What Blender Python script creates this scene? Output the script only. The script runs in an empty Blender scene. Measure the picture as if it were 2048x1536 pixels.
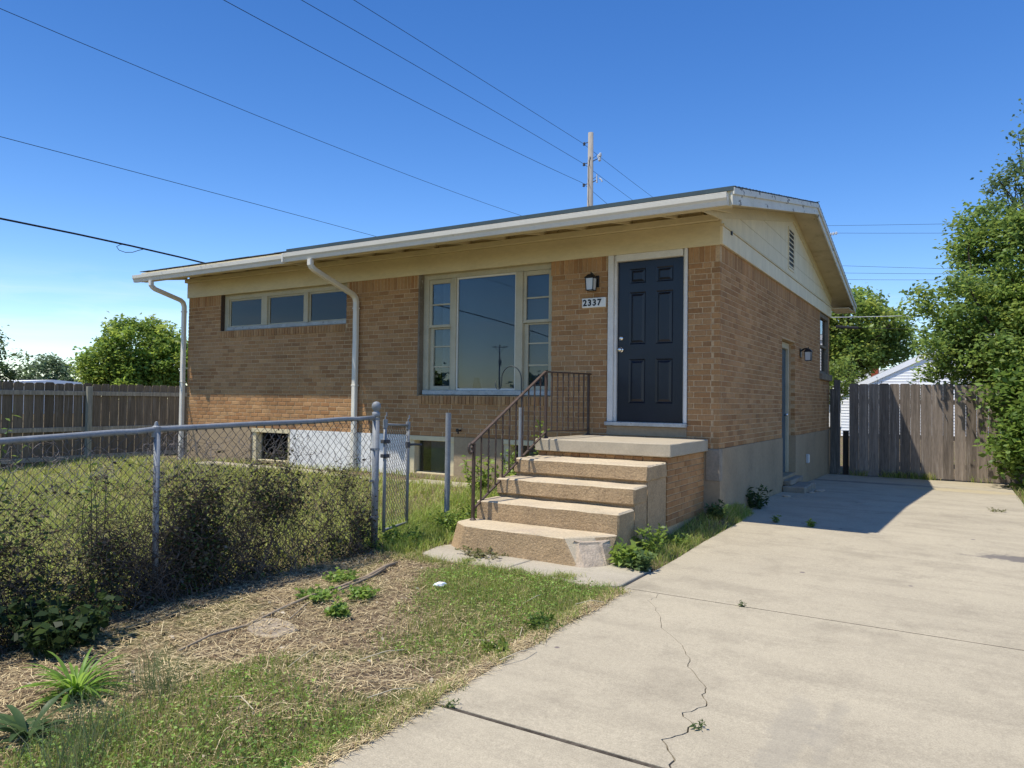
import bpy, bmesh, math, random
import numpy as np
from mathutils import Vector, Matrix

random.seed(7)
rng = np.random.default_rng(7)
SC = bpy.context.scene
COL = SC.collection

# ------------------------------------------------------------------ camera
CAM_LOC = Vector((2.38425547, -8.48466945, 0.53499053))
RIGHT = Vector((0.85156617, 0.52409635, 0.01257251))
DOWN = Vector((-0.00108067, 0.02573687, -0.99966817))
FWD = Vector((-0.52424601, 0.85127001, 0.02248303))
cd = bpy.data.cameras.new("camera")
cam = bpy.data.objects.new("camera", cd)
COL.objects.link(cam)
cam.matrix_world = Matrix(((RIGHT.x, -DOWN.x, -FWD.x, CAM_LOC.x),
                           (RIGHT.y, -DOWN.y, -FWD.y, CAM_LOC.y),
                           (RIGHT.z, -DOWN.z, -FWD.z, CAM_LOC.z),
                           (0, 0, 0, 1)))
cd.sensor_fit = 'HORIZONTAL'
cd.sensor_width = 36.0
cd.lens = 36.0 * 1455.34 / 2048.0
cd.clip_start = 0.05
cd.clip_end = 3000
SC.camera = cam

# ------------------------------------------------------------------ world + sun
TO_SUN = Vector((-1.15, -1.24, 3.42)).normalized()
ELEV = math.asin(TO_SUN.z)
ROT = math.atan2(-TO_SUN.x, TO_SUN.y)
w = bpy.data.worlds.new("World")
SC.world = w
w.use_nodes = True
nt = w.node_tree
for n in list(nt.nodes):
    nt.nodes.remove(n)
out = nt.nodes.new('ShaderNodeOutputWorld')
bg = nt.nodes.new('ShaderNodeBackground')
sky = nt.nodes.new('ShaderNodeTexSky')
sky.sky_type = 'NISHITA'
sky.sun_disc = False
sky.sun_elevation = ELEV
sky.sun_rotation = ROT
sky.altitude = 400
sky.air_density = 1.0
sky.dust_density = 0.12
sky.ozone_density = 3.0
bg.inputs['Strength'].default_value = 0.15
# thin high cirrus near the horizon, all the way round
tc = nt.nodes.new('ShaderNodeTexCoord')
mp = nt.nodes.new('ShaderNodeMapping'); mp.inputs['Scale'].default_value = (2.2, 2.2, 16)
nz = nt.nodes.new('ShaderNodeTexNoise'); nz.inputs['Scale'].default_value = 2.6; nz.inputs['Detail'].default_value = 7
nz.inputs['Roughness'].default_value = 0.6; nz.inputs['Distortion'].default_value = 0.6
cr = nt.nodes.new('ShaderNodeMapRange'); cr.inputs[1].default_value = 0.45; cr.inputs[2].default_value = 0.8
sx = nt.nodes.new('ShaderNodeSeparateXYZ')
b1 = nt.nodes.new('ShaderNodeMapRange'); b1.inputs[1].default_value = 0.16; b1.inputs[2].default_value = 0.09
mu = nt.nodes.new('ShaderNodeMath'); mu.operation = 'MULTIPLY'
mu2 = nt.nodes.new('ShaderNodeMath'); mu2.operation = 'MULTIPLY'; mu2.inputs[1].default_value = 0.55
mixc = nt.nodes.new('ShaderNodeMixRGB'); mixc.inputs['Color2'].default_value = (5.6, 6.1, 6.6, 1)
L = nt.links.new
L(tc.outputs['Generated'], mp.inputs[0]); L(mp.outputs[0], nz.inputs['Vector']); L(nz.outputs[0], cr.inputs[0])
L(tc.outputs['Generated'], sx.inputs[0]); L(sx.outputs[2], b1.inputs[0])
L(cr.outputs[0], mu.inputs[0]); L(b1.outputs[0], mu.inputs[1]); L(mu.outputs[0], mu2.inputs[0])
L(mu2.outputs[0], mixc.inputs['Fac'])
hs = nt.nodes.new('ShaderNodeHueSaturation'); hs.inputs['Saturation'].default_value = 1.3; hs.inputs['Hue'].default_value = 0.510; hs.inputs['Value'].default_value = 1.08
L(sky.outputs[0], hs.inputs['Color']); L(hs.outputs[0], mixc.inputs['Color1'])
L(mixc.outputs[0], bg.inputs['Color']); L(bg.outputs[0], out.inputs['Surface'])

sl = bpy.data.lights.new("sun", 'SUN')
sl.energy = 5.0
sl.angle = math.radians(0.53)
sl.color = (1.0, 0.94, 0.83)
so = bpy.data.objects.new("sun", sl)
COL.objects.link(so)
so.rotation_euler = TO_SUN.to_track_quat('Z', 'Y').to_euler()
so.location = (-20, -20, 30)

vs = SC.view_settings
vs.view_transform = 'Standard'
vs.look = 'None'
vs.exposure = 0.25
vs.gamma = 1.0
vs.use_curve_mapping = False
SC.cycles.max_bounces = 8
SC.cycles.transparent_max_bounces = 24
SC.cycles.use_denoising = True

# ------------------------------------------------------------------ helpers
WL = {}   # world location of every root


def tag(o, label=None, cat=None, group=None, kind=None):
    if label: o['label'] = label
    if cat: o['category'] = cat
    if group: o['group'] = group
    if kind: o['kind'] = kind
    return o


def thing(name, label, cat, loc, group=None):
    o = bpy.data.objects.new(name, None)
    COL.objects.link(o)
    o.location = loc
    o.empty_display_size = 0.2
    WL[o] = Vector(loc)
    return tag(o, label, cat, group)


class MB:
    """collects geometry in world coordinates; build() links it as one mesh object"""
    def __init__(s):
        s.v = []; s.f = []; s.t = []; s.m = []

    def add(s, verts, faces, tint=(1, 1, 1), mi=0):
        n = len(s.v)
        s.v.extend([tuple(p) for p in verts])
        s.t.extend([tint] * len(verts))
        s.f.extend([tuple(i + n for i in f) for f in faces])
        s.m.extend([mi] * len(faces))

    def box(s, x0, x1, y0, y1, z0, z1, tint=(1, 1, 1), mi=0):
        if x0 > x1: x0, x1 = x1, x0
        if y0 > y1: y0, y1 = y1, y0
        if z0 > z1: z0, z1 = z1, z0
        s.add([(x0, y0, z0), (x1, y0, z0), (x1, y1, z0), (x0, y1, z0), (x0, y0, z1), (x1, y0, z1), (x1, y1, z1), (x0, y1, z1)],
              [(0, 3, 2, 1), (4, 5, 6, 7), (0, 1, 5, 4), (1, 2, 6, 5), (2, 3, 7, 6), (3, 0, 4, 7)], tint, mi)

    def hull8(s, lo, hi, tint=(1, 1, 1), mi=0):
        """lo, hi: two quads (lists of 4 points, same winding seen from above)"""
        s.add(list(lo) + list(hi), [(0, 3, 2, 1), (4, 5, 6, 7), (0, 1, 5, 4), (1, 2, 6, 5), (2, 3, 7, 6), (3, 0, 4, 7)], tint, mi)

    def prism(s, lo, hi, tint=(1, 1, 1), mi=0):
        n = len(lo)
        s.add(list(lo) + list(hi), [tuple(range(n))[::-1], tuple(range(n, 2 * n))] +
              [(i, (i + 1) % n, n + (i + 1) % n, n + i) for i in range(n)], tint, mi)

    def tube(s, pts, r, n=8, tint=(1, 1, 1), mi=0, caps=True, flat=None):
        pts = [Vector(p) for p in pts]
        if not hasattr(r, '__len__'): r = [r] * len(pts)
        base = len(s.v)
        up = None
        vs_ = []
        for i, p in enumerate(pts):
            if i == 0: d = pts[1] - p
            elif i == len(pts) - 1: d = p - pts[i - 1]
            else: d = (pts[i + 1] - p).normalized() + (p - pts[i - 1]).normalized()
            if d.length < 1e-9: d = Vector((0, 0, 1))
            d.normalize()
            if up is None:
                a = Vector((0, 0, 1)) if abs(d.z) < 0.9 else Vector((1, 0, 0))
                up = (a - d * a.dot(d)).normalized()
            else:
                up = up - d * up.dot(d)
                if up.length < 1e-6: up = d.orthogonal()
                up.normalize()
            sd = d.cross(up)
            for k in range(n):
                an = 2 * math.pi * (k + 0.5) / n
                fx = flat if flat else 1.0
                vs_.append(p + up * math.sin(an) * r[i] * fx + sd * math.cos(an) * r[i])
        fc = []
        for i in range(len(pts) - 1):
            for k in range(n):
                k2 = (k + 1) % n
                fc.append((i * n + k, (i + 1) * n + k, (i + 1) * n + k2, i * n + k2))
        if caps:
            fc.append(tuple(range(n)))
            fc.append(tuple(range((len(pts) - 1) * n, len(pts) * n))[::-1])
        s.add(vs_, fc, tint, mi)

    def lathe(s, c, prof, n=16, tint=(1, 1, 1), mi=0, ax='z'):
        vs_ = []
        for (r, h) in prof:
            for k in range(n):
                a = 2 * math.pi * k / n
                if ax == 'z': vs_.append((c[0] + r * math.cos(a), c[1] + r * math.sin(a), c[2] + h))
                elif ax == 'y': vs_.append((c[0] + r * math.cos(a), c[1] + h, c[2] + r * math.sin(a)))
                else: vs_.append((c[0] + h, c[1] + r * math.cos(a), c[2] + r * math.sin(a)))
        fc = []
        for i in range(len(prof) - 1):
            for k in range(n):
                k2 = (k + 1) % n
                fc.append((i * n + k, i * n + k2, (i + 1) * n + k2, (i + 1) * n + k))
        fc.append(tuple(range(n))[::-1]); fc.append(tuple(range((len(prof) - 1) * n, len(prof) * n)))
        s.add(vs_, fc, tint, mi)

    def build(s, name, mats, parent=None, loc=None, label=None, bevel=0, smooth=False, kind=None):
        if not isinstance(mats, (list, tuple)): mats = [mats]
        off = WL[parent] if parent is not None else Vector(loc or (0, 0, 0))
        me = bpy.data.meshes.new(name)
        me.from_pydata([(p[0] - off.x, p[1] - off.y, p[2] - off.z) for p in s.v], [], s.f)
        at = me.attributes.new('tint', 'FLOAT_COLOR', 'POINT')
        at.data.foreach_set('color', np.array([(t[0], t[1], t[2], 1.0) for t in s.t], dtype=np.float32).ravel())
        for m in mats: me.materials.append(m)
        if any(s.m): me.polygons.foreach_set('material_index', s.m)
        bm = bmesh.new(); bm.from_mesh(me)
        bmesh.ops.recalc_face_normals(bm, faces=bm.faces)
        if bevel:
            ed = [e for e in bm.edges if len(e.link_faces) == 2 and e.calc_face_angle(0) > 0.5]
            bmesh.ops.bevel(bm, geom=ed, offset=bevel, segments=1, affect='EDGES', clamp_overlap=True)
        bm.to_mesh(me); bm.free()
        if smooth:
            me.polygons.foreach_set('use_smooth', [True] * len(me.polygons))
        me.update()
        o = bpy.data.objects.new(name, me)
        COL.objects.link(o)
        if parent is not None:
            o.parent = parent
            WL[o] = WL[parent].copy()
        else:
            o.location = off
            WL[o] = off.copy()
        if label: o['label'] = label
        if kind: o['kind'] = kind
        return o


def mesh_np(name, V, Q, T, mat, parent=None, loc=None, kind=None, label=None, smooth=False, tri=False):
    """fast mesh: V (n,3) world, Q (m,4|3) int, T (n,3) tint"""
    off = np.array(WL[parent] if parent is not None else (loc or (0, 0, 0)), dtype=np.float64)
    me = bpy.data.meshes.new(name)
    k = Q.shape[1]
    me.vertices.add(len(V)); me.vertices.foreach_set('co', (V - off).astype(np.float32).ravel())
    me.loops.add(Q.size); me.loops.foreach_set('vertex_index', Q.astype(np.int32).ravel())
    me.polygons.add(len(Q)); me.polygons.foreach_set('loop_start', np.arange(0, Q.size, k, dtype=np.int32))
    try: me.polygons.foreach_set('loop_total', np.full(len(Q), k, dtype=np.int32))
    except Exception: pass
    at = me.attributes.new('tint', 'FLOAT_COLOR', 'POINT')
    at.data.foreach_set('color', np.concatenate([T, np.ones((len(T), 1))], 1).astype(np.float32).ravel())
    me.materials.append(mat)
    me.update(calc_edges=True)
    if smooth: me.polygons.foreach_set('use_smooth', [True] * len(me.polygons))
    o = bpy.data.objects.new(name, me)
    COL.objects.link(o)
    if parent is not None:
        o.parent = parent; WL[o] = WL[parent].copy()
    else:
        o.location = off; WL[o] = Vector(off)
    if kind: o['kind'] = kind
    if label: o['label'] = label
    return o


# ------------------------------------------------------------------ materials
def mk(name, col, rough=0.8, spec=0.3, noise=((3, 0.15),), fine=None, bump=None, metal=0.0, tint=False,
       patch=None, trans=0.0, stretch=None, sheen=0.0):
    """noise: list of (scale, amount) brightness variation; patch: (scale, lo, hi, colour) second colour; bump: (scale, strength, dist)"""
    m = bpy.data.materials.new(name); m.use_nodes = True
    t = m.node_tree; N = t.nodes; Lk = t.links.new
    for n in list(N): N.remove(n)
    o = N.new('ShaderNodeOutputMaterial'); p = N.new('ShaderNodeBsdfPrincipled')
    Lk(p.outputs[0], o.inputs[0])
    p.inputs['Roughness'].default_value = rough
    p.inputs['Metallic'].default_value = metal
    p.inputs['Specular IOR Level'].default_value = spec
    g = N.new('ShaderNodeNewGeometry')
    pos = g.outputs['Position']
    if stretch:
        mpg = N.new('ShaderNodeMapping'); mpg.inputs['Scale'].default_value = stretch
        Lk(pos, mpg.inputs[0]); pos = mpg.outputs[0]
    cur = None
    rgb = N.new('ShaderNodeRGB'); rgb.outputs[0].default_value = (*col, 1)
    cur = rgb.outputs[0]
    if tint:
        a = N.new('ShaderNodeAttribute'); a.attribute_name = 'tint'
        mx = N.new('ShaderNodeMixRGB'); mx.blend_type = 'MULTIPLY'; mx.inputs[0].default_value = 1
        Lk(cur, mx.inputs[1]); Lk(a.outputs['Color'], mx.inputs[2]); cur = mx.outputs[0]
    if patch:
        for (psc, lo, hi, pc) in (patch if isinstance(patch[0], (list, tuple)) else [patch]):
            n1 = N.new('ShaderNodeTexNoise'); n1.inputs['Scale'].default_value = psc; n1.inputs['Detail'].default_value = 6
            n1.inputs['Roughness'].default_value = 0.65
            Lk(pos, n1.inputs['Vector'])
            mr = N.new('ShaderNodeMapRange'); mr.inputs[1].default_value = lo; mr.inputs[2].default_value = hi
            Lk(n1.outputs[0], mr.inputs[0])
            mx = N.new('ShaderNodeMixRGB'); Lk(mr.outputs[0], mx.inputs[0]); Lk(cur, mx.inputs[1]); mx.inputs[2].default_value = (*pc, 1)
            cur = mx.outputs[0]
    for (sc_, am) in noise:
        n1 = N.new('ShaderNodeTexNoise'); n1.inputs['Scale'].default_value = sc_; n1.inputs['Detail'].default_value = 5
        Lk(pos, n1.inputs['Vector'])
        mr = N.new('ShaderNodeMapRange'); mr.inputs[1].default_value = 0.25; mr.inputs[2].default_value = 0.75
        mr.inputs[3].default_value = 1 - am; mr.inputs[4].default_value = 1 + am
        Lk(n1.outputs[0], mr.inputs[0])
        mx = N.new('ShaderNodeMixRGB'); mx.blend_type = 'MULTIPLY'; mx.inputs[0].default_value = 1
        Lk(cur, mx.inputs[1]); Lk(mr.outputs[0], mx.inputs[2]); cur = mx.outputs[0]
    Lk(cur, p.inputs['Base Color'])
    if bump:
        n1 = N.new('ShaderNodeTexNoise'); n1.inputs['Scale'].default_value = bump[0]; n1.inputs['Detail'].default_value = 6
        n1.inputs['Roughness'].default_value = 0.7
        Lk(pos, n1.inputs['Vector'])
        bp = N.new('ShaderNodeBump'); bp.inputs['Strength'].default_value = bump[1]; bp.inputs['Distance'].default_value = bump[2]
        Lk(n1.outputs[0], bp.inputs['Height']); Lk(bp.outputs[0], p.inputs['Normal'])
    if trans > 0:   # leaves let some light through
        tr = N.new('ShaderNodeBsdfTranslucent'); ms = N.new('ShaderNodeMixShader'); ms.inputs[0].default_value = trans
        hsv = N.new('ShaderNodeHueSaturation'); hsv.inputs['Value'].default_value = 1.9; hsv.inputs['Hue'].default_value = 0.48
        Lk(cur, hsv.inputs['Color']); Lk(hsv.outputs[0], tr.inputs['Color'])
        Lk(p.outputs[0], ms.inputs[1]); Lk(tr.outputs[0], ms.inputs[2]); Lk(ms.outputs[0], o.inputs[0])
    return m


def mk_glass(name, tr_col=(0.55, 0.6, 0.62), rough=0.0, refl=1.0):
    m = bpy.data.materials.new(name); m.use_nodes = True
    t = m.node_tree; N = t.nodes; Lk = t.links.new
    for n in list(N): N.remove(n)
    o = N.new('ShaderNodeOutputMaterial'); ms = N.new('ShaderNodeMixShader')
    tr = N.new('ShaderNodeBsdfTransparent'); tr.inputs[0].default_value = (*tr_col, 1)
    gl = N.new('ShaderNodeBsdfGlossy'); gl.inputs['Roughness'].default_value = rough; gl.inputs[0].default_value = (refl, refl, refl, 1)
    fr = N.new('ShaderNodeFresnel'); fr.inputs[0].default_value = 1.52
    g = N.new('ShaderNodeNewGeometry')
    nn = N.new('ShaderNodeTexNoise'); nn.inputs['Scale'].default_value = 1.3; Lk(g.outputs['Position'], nn.inputs['Vector'])
    bp = N.new('ShaderNodeBump'); bp.inputs['Strength'].default_value = 0.02; bp.inputs['Distance'].default_value = 0.02
    Lk(nn.outputs[0], bp.inputs['Height']); Lk(bp.outputs[0], gl.inputs['Normal'])
    Lk(fr.outputs[0], ms.inputs[0]); Lk(tr.outputs[0], ms.inputs[1]); Lk(gl.outputs[0], ms.inputs[2]); Lk(ms.outputs[0], o.inputs[0])
    return m


M = {}
M['brick'] = mk('brick_clay', (1, 1, 1), 0.9, 0.2, noise=((60, 0.16), (1.1, 0.16), (4, .06)), bump=(220, 0.5, 0.004), tint=True,
                stretch=(1, 1, 0.35), patch=(26, 0.62, 0.8, (0.43, 0.30, 0.175)))
M['mortar'] = mk('mortar', (0.50, 0.345, 0.195), 0.95, 0.1, noise=((40, 0.2), (3, 0.12)), bump=(120, 0.4, 0.004))
M['cream'] = mk('cream_paint', (0.62, 0.53, 0.33), 0.55, 0.3, noise=((1.5, 0.08), (14, 0.06)), stretch=(1, 1, 3))
M['gutter'] = mk('gutter_enamel', (0.66, 0.62, 0.52), 0.35, 0.45, noise=((2, 0.06), (30, 0.04)), patch=(7, 0.66, 0.8, (0.36, 0.29, 0.19)))
M['down'] = mk('downspout_enamel', (0.68, 0.64, 0.54), 0.4, 0.4, noise=((3, 0.07),), patch=(9, 0.66, 0.8, (0.4, 0.33, 0.22)))
M['gable'] = mk('gable_paint', (0.70, 0.61, 0.41), 0.6, 0.25, noise=((1.6, 0.08), (9, 0.07)), stretch=(1, 3.5, 0.9), patch=(8, 0.66, 0.78, (0.42, 0.40, 0.34)))
M['soffit'] = mk('soffit_paint', (0.55, 0.46, 0.29), 0.7, 0.2, noise=((2.5, 0.15),), patch=((3.5, 0.55, 0.75, (0.36, 0.29, 0.17)), (11, 0.64, 0.72, (0.2, 0.15, 0.09))))
M['peel'] = mk('peeling_white_paint', (0.64, 0.62, 0.53), 0.65, 0.25, noise=((6, 0.1), (40, 0.08)),
               patch=((7, 0.60, 0.615, (0.17, 0.15, 0.12)), (3, 0.55, 0.75, (0.5, 0.47, 0.36))), bump=(60, 0.3, 0.004), stretch=(1, .55, 1.5))
M['trim'] = mk('window_trim_paint', (0.46, 0.41, 0.285), 0.55, 0.3, noise=((5, 0.1), (40, 0.06)), patch=(20, 0.68, 0.74, (0.25, 0.22, 0.17)))
M['sillw'] = mk('weathered_white_sill', (0.42, 0.43, 0.40), 0.7, 0.2, noise=((8, 0.18), (60, 0.1)), patch=(25, 0.58, 0.66, (0.22, 0.2, 0.17)))
M['whitew'] = mk('white_door_casing', (0.66, 0.63, 0.56), 0.5, 0.35, noise=((5, 0.09), (40, 0.05)), patch=(16, 0.68, 0.76, (0.4, 0.36, 0.3)))
M['door'] = mk('glossy_black_navy_paint', (0.004, 0.007, 0.016), 0.28, 0.42, noise=((3, 0.25),), bump=(7, 0.12, 0.01), patch=((13, 0.66, 0.74, (0.018, 0.022, 0.03)), (40, .7, .76, (.05, .055, .06))))
M['bluedoor'] = mk('faded_blue_paint', (0.055, 0.085, 0.10), 0.5, 0.4, noise=((5, 0.25),), patch=(12, 0.66, 0.72, (0.15, 0.17, 0.17)))
M['chrome'] = mk('brushed_nickel', (0.75, 0.73, 0.68), 0.22, 0.5, noise=(), metal=1.0)
M['blackiron'] = mk('black_lamp_metal', (0.012, 0.012, 0.012), 0.45, 0.4, noise=((30, 0.2),))
M['frost'] = mk('frosted_lamp_glass', (0.55, 0.56, 0.55), 0.25, 0.5, noise=((12, 0.06),))
M['plaque'] = mk('white_plaque', (0.74, 0.73, 0.67), 0.5, 0.3, noise=((20, 0.06),))
M['blackp'] = mk('black_numeral_paint', (0.012, 0.012, 0.014), 0.5, 0.3, noise=())
M['shingle'] = mk('asphalt_shingle', (0.075, 0.085, 0.085), 0.95, 0.1, noise=((40, 0.35), (2, 0.2)), bump=(200, 0.6, 0.004), tint=True)
M['deck'] = mk('roof_deck_wood', (0.30, 0.24, 0.15), 0.85, 0.1, noise=((5, 0.2),))
M['found'] = mk('poured_foundation', (0.32, 0.245, 0.155), 0.9, 0.15, noise=((2, 0.12), (25, 0.1)), bump=(80, 0.35, 0.006), patch=(1.2, 0.52, 0.75, (0.23, 0.185, 0.125)))
M['foundw'] = mk('whitewashed_foundation', (0.70, 0.69, 0.65), 0.9, 0.15, noise=((3, 0.08), (30, 0.08)), bump=(70, 0.4, 0.006), patch=(2.5, 0.62, 0.75, (0.5, 0.47, 0.4)))
M['foundp'] = mk('patched_cement', (0.25, 0.215, 0.165), 0.9, 0.15, noise=((6, 0.25), (40, 0.15)), bump=(60, 0.5, 0.008))
M['curtain'] = mk('pale_blind_cloth', (0.15, 0.18, 0.205), 0.9, 0.1, noise=((2, 0.1),))
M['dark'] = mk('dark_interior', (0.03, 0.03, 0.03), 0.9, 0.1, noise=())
M['glass'] = mk_glass('window_glass')
M['rust'] = mk('rusty_brown_iron', (0.065, 0.042, 0.030), 0.55, 0.4, noise=((20, 0.3), (120, 0.2)), patch=(25, 0.6, 0.72, (0.16, 0.09, 0.055)), bump=(90, 0.3, 0.002))
M['galv'] = mk('galvanised_steel', (0.215, 0.225, 0.23), 0.6, 0.35, noise=((10, 0.15), (60, 0.15)), metal=0.1, patch=(18, 0.6, 0.72, (0.20, 0.20, 0.19)))
M['wire'] = mk('weathered_wire', (0.085, 0.08, 0.072), 0.7, 0.3, noise=((15, 0.3),), metal=0.15)
M['cable'] = mk('black_cable', (0.02, 0.02, 0.022), 0.7, 0.2, noise=())
M['hookm'] = mk('dark_hook_iron', (0.02, 0.03, 0.035), 0.45, 0.4, noise=())
M['fencewood'] = mk('weathered_fence_wood', (1, 1, 1), 0.9, 0.1, noise=((5, 0.34), (30, 0.28)), stretch=(6, 6, 0.3), bump=(40, 0.5, 0.004), tint=True,
                    patch=((9, 0.60, 0.72, (0.05, 0.042, 0.034)), (3.5, .58, .75, (.30, .27, .235))))
M['pole'] = mk('weathered_pole_wood', (0.29, 0.27, 0.24), 0.9, 0.1, noise=((12, 0.2),), stretch=(4, 4, 0.3))
M['insul'] = mk('grey_porcelain', (0.5, 0.52, 0.53), 0.3, 0.5, noise=())
M['steel_dark'] = mk('dark_bracket_steel', (0.06, 0.06, 0.065), 0.6, 0.3, noise=())
M['bark'] = mk('tree_bark', (0.075, 0.058, 0.042), 0.95, 0.1, noise=((14, 0.3),), stretch=(3, 3, 0.6), bump=(30, 0.6, 0.02))
M['leaf'] = mk('green_leaf', (1, 1, 1), 0.45, 0.26, noise=((3, 0.12),), tint=True, trans=0.42)
M['leaf_dull'] = mk('dry_leaf', (1, 1, 1), 0.8, 0.15, noise=((8, 0.2),), tint=True, trans=0.18)
M['grass'] = mk('grass_blade', (1, 1, 1), 0.55, 0.25, noise=((2.5, 0.15),), tint=True, trans=0.3)
M['straw'] = mk('dry_straw', (1, 1, 1), 0.8, 0.2, noise=((20, 0.2),), tint=True)
M['twig'] = mk('dry_twig', (1, 1, 1), 0.9, 0.1, noise=((20, 0.25),), tint=True)
M['siding'] = mk('white_vinyl_siding', (0.86, 0.86, 0.85), 0.5, 0.3, noise=((1, 0.04),))
M['greyroof'] = mk('grey_roof_shingle', (0.33, 0.34, 0.33), 0.9, 0.1, noise=((3, 0.15),))
M['redbrick'] = mk('red_chimney_brick', (1, 1, 1), 0.9, 0.1, noise=((8, 0.2),), tint=True)
M['plastic'] = mk('grey_plastic', (0.45, 0.45, 0.43), 0.5, 0.3, noise=())
M['brownw'] = mk('weathered_brown_wood', (0.20, 0.165, 0.12), 0.85, 0.1, noise=((5, 0.2), (40, 0.15)), patch=(14, 0.6, 0.7, (0.34, 0.33, 0.29)))
M['stone'] = mk('dusty_stone', (0.30, 0.25, 0.19), 0.95, 0.1, noise=((12, 0.2), (60, 0.15)), bump=(60, 0.5, 0.01))
M['drip'] = mk('dark_teal_drip_metal', (0.045, 0.07, 0.076), 0.5, 0.4, noise=((6, .15),))
M['riser'] = mk('rough_brown_riser', (0.40, 0.285, 0.165), 0.95, 0.1, noise=((5, 0.12), (55, 0.22), (150, 0.2)), bump=(48, 0.9, 0.016), patch=(16, 0.5, 0.68, (0.33, 0.235, 0.14)))
M['filler'] = mk('dirty_joint_filler', (0.075, 0.062, 0.048), 0.95, 0.05, noise=((25, .5), (6, .4)))
M['sheer'] = mk('pale_sheer_blind', (0.34, 0.40, 0.47), 0.9, 0.1, noise=((2, 0.08),))
M['litter'] = mk('white_litter', (0.75, 0.77, 0.8), 0.6, 0.3, noise=())


def mk_concrete(name, base, warm, stain, spots=True):
    m = bpy.data.materials.new(name); m.use_nodes = True
    t = m.node_tree; N = t.nodes; Lk = t.links.new
    for n in list(N): N.remove(n)
    o = N.new('ShaderNodeOutputMaterial'); p = N.new('ShaderNodeBsdfPrincipled'); Lk(p.outputs[0], o.inputs[0])
    p.inputs['Roughness'].default_value = 0.85; p.inputs['Specular IOR Level'].default_value = 0.25
    g = N.new('ShaderNodeNewGeometry'); pos = g.outputs['Position']

    def noise(sc, det=6, ro=0.6, st=None):
        n1 = N.new('ShaderNodeTexNoise'); n1.inputs['Scale'].default_value = sc; n1.inputs['Detail'].default_value = det
        n1.inputs['Roughness'].default_value = ro
        if st:
            mpg = N.new('ShaderNodeMapping'); mpg.inputs['Scale'].default_value = st; Lk(pos, mpg.inputs[0]); Lk(mpg.outputs[0], n1.inputs['Vector'])
        else: Lk(pos, n1.inputs['Vector'])
        return n1.outputs[0]

    def rng_(x, a, b, c=0.0, d=1.0):
        mr = N.new('ShaderNodeMapRange'); mr.inputs[1].default_value = a; mr.inputs[2].default_value = b
        mr.inputs[3].default_value = c; mr.inputs[4].default_value = d; Lk(x, mr.inputs[0]); return mr.outputs[0]

    def mix(f, a, b, mode='MIX'):
        mx = N.new('ShaderNodeMixRGB'); mx.blend_type = mode
        if isinstance(f, float): mx.inputs[0].default_value = f
        else: Lk(f, mx.inputs[0])
        for i, c in ((1, a), (2, b)):
            if isinstance(c, tuple): mx.inputs[i].default_value = (*c, 1)
            else: Lk(c, mx.inputs[i])
        return mx.outputs[0]
    c = mix(rng_(noise(0.9), 0.35, 0.7), base, warm)
    c = mix(rng_(noise(2.2, 8, 0.7), 0.5, 0.76, 0, 0.7), c, stain)
    c = mix(rng_(noise(1.1, 8, 0.65, (0.5, 3.0, 1)), 0.48, 0.76, 0, 0.5), c, stain)
    c = mix(rng_(noise(3.4, 8, 0.7, (1, 1, 1)), 0.60, 0.66, 0, 0.35), c, warm)   # broom and tyre streaks
    c = mix(1.0, c, rng_(noise(140, 3, 0.8), 0.25, 0.75, 0.70, 1.3), 'MULTIPLY')
    c = mix(1.0, c, rng_(noise(38, 4, 0.7), 0.25, 0.75, 0.90, 1.1), 'MULTIPLY')
    if spots:
        v = N.new('ShaderNodeTexVoronoi'); v.inputs['Scale'].default_value = 2.3; v.inputs['Randomness'].default_value = 1
        mpg = N.new('ShaderNodeMapping'); mpg.inputs['Scale'].default_value = (1, 1, 0.001); Lk(pos, mpg.inputs[0]); Lk(mpg.outputs[0], v.inputs['Vector'])
        sp = rng_(v.outputs['Distance'], 0.045, 0.06, 1, 0)
        sepc = N.new('ShaderNodeSeparateColor'); Lk(v.outputs['Color'], sepc.inputs[0])
        gate = rng_(sepc.outputs[0], 0.45, 0.47)
        mm = N.new('ShaderNodeMath'); mm.operation = 'MULTIPLY'; Lk(sp, mm.inputs[0]); Lk(gate, mm.inputs[1])
        c = mix(mm.outputs[0], c, (0.16, 0.13, 0.12))
    if spots:
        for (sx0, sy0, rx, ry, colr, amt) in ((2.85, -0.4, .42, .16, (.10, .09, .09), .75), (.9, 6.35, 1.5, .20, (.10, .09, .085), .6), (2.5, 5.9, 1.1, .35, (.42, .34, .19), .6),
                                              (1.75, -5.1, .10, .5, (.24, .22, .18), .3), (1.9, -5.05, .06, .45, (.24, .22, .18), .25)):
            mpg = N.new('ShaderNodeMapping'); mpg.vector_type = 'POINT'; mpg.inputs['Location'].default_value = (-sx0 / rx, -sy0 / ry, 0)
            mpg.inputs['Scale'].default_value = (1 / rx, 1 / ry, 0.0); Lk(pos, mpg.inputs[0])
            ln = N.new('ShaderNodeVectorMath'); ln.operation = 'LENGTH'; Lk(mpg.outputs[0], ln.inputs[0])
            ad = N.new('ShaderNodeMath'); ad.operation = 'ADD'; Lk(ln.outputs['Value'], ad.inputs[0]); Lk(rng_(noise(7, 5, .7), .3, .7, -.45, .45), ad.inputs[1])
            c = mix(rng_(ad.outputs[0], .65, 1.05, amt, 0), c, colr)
    Lk(c, p.inputs['Base Color'])
    bp = N.new('ShaderNodeBump'); bp.inputs['Strength'].default_value = 0.35; bp.inputs['Distance'].default_value = 0.004
    Lk(noise(170, 4, 0.75), bp.inputs['Height']); Lk(bp.outputs[0], p.inputs['Normal'])
    return m


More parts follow.
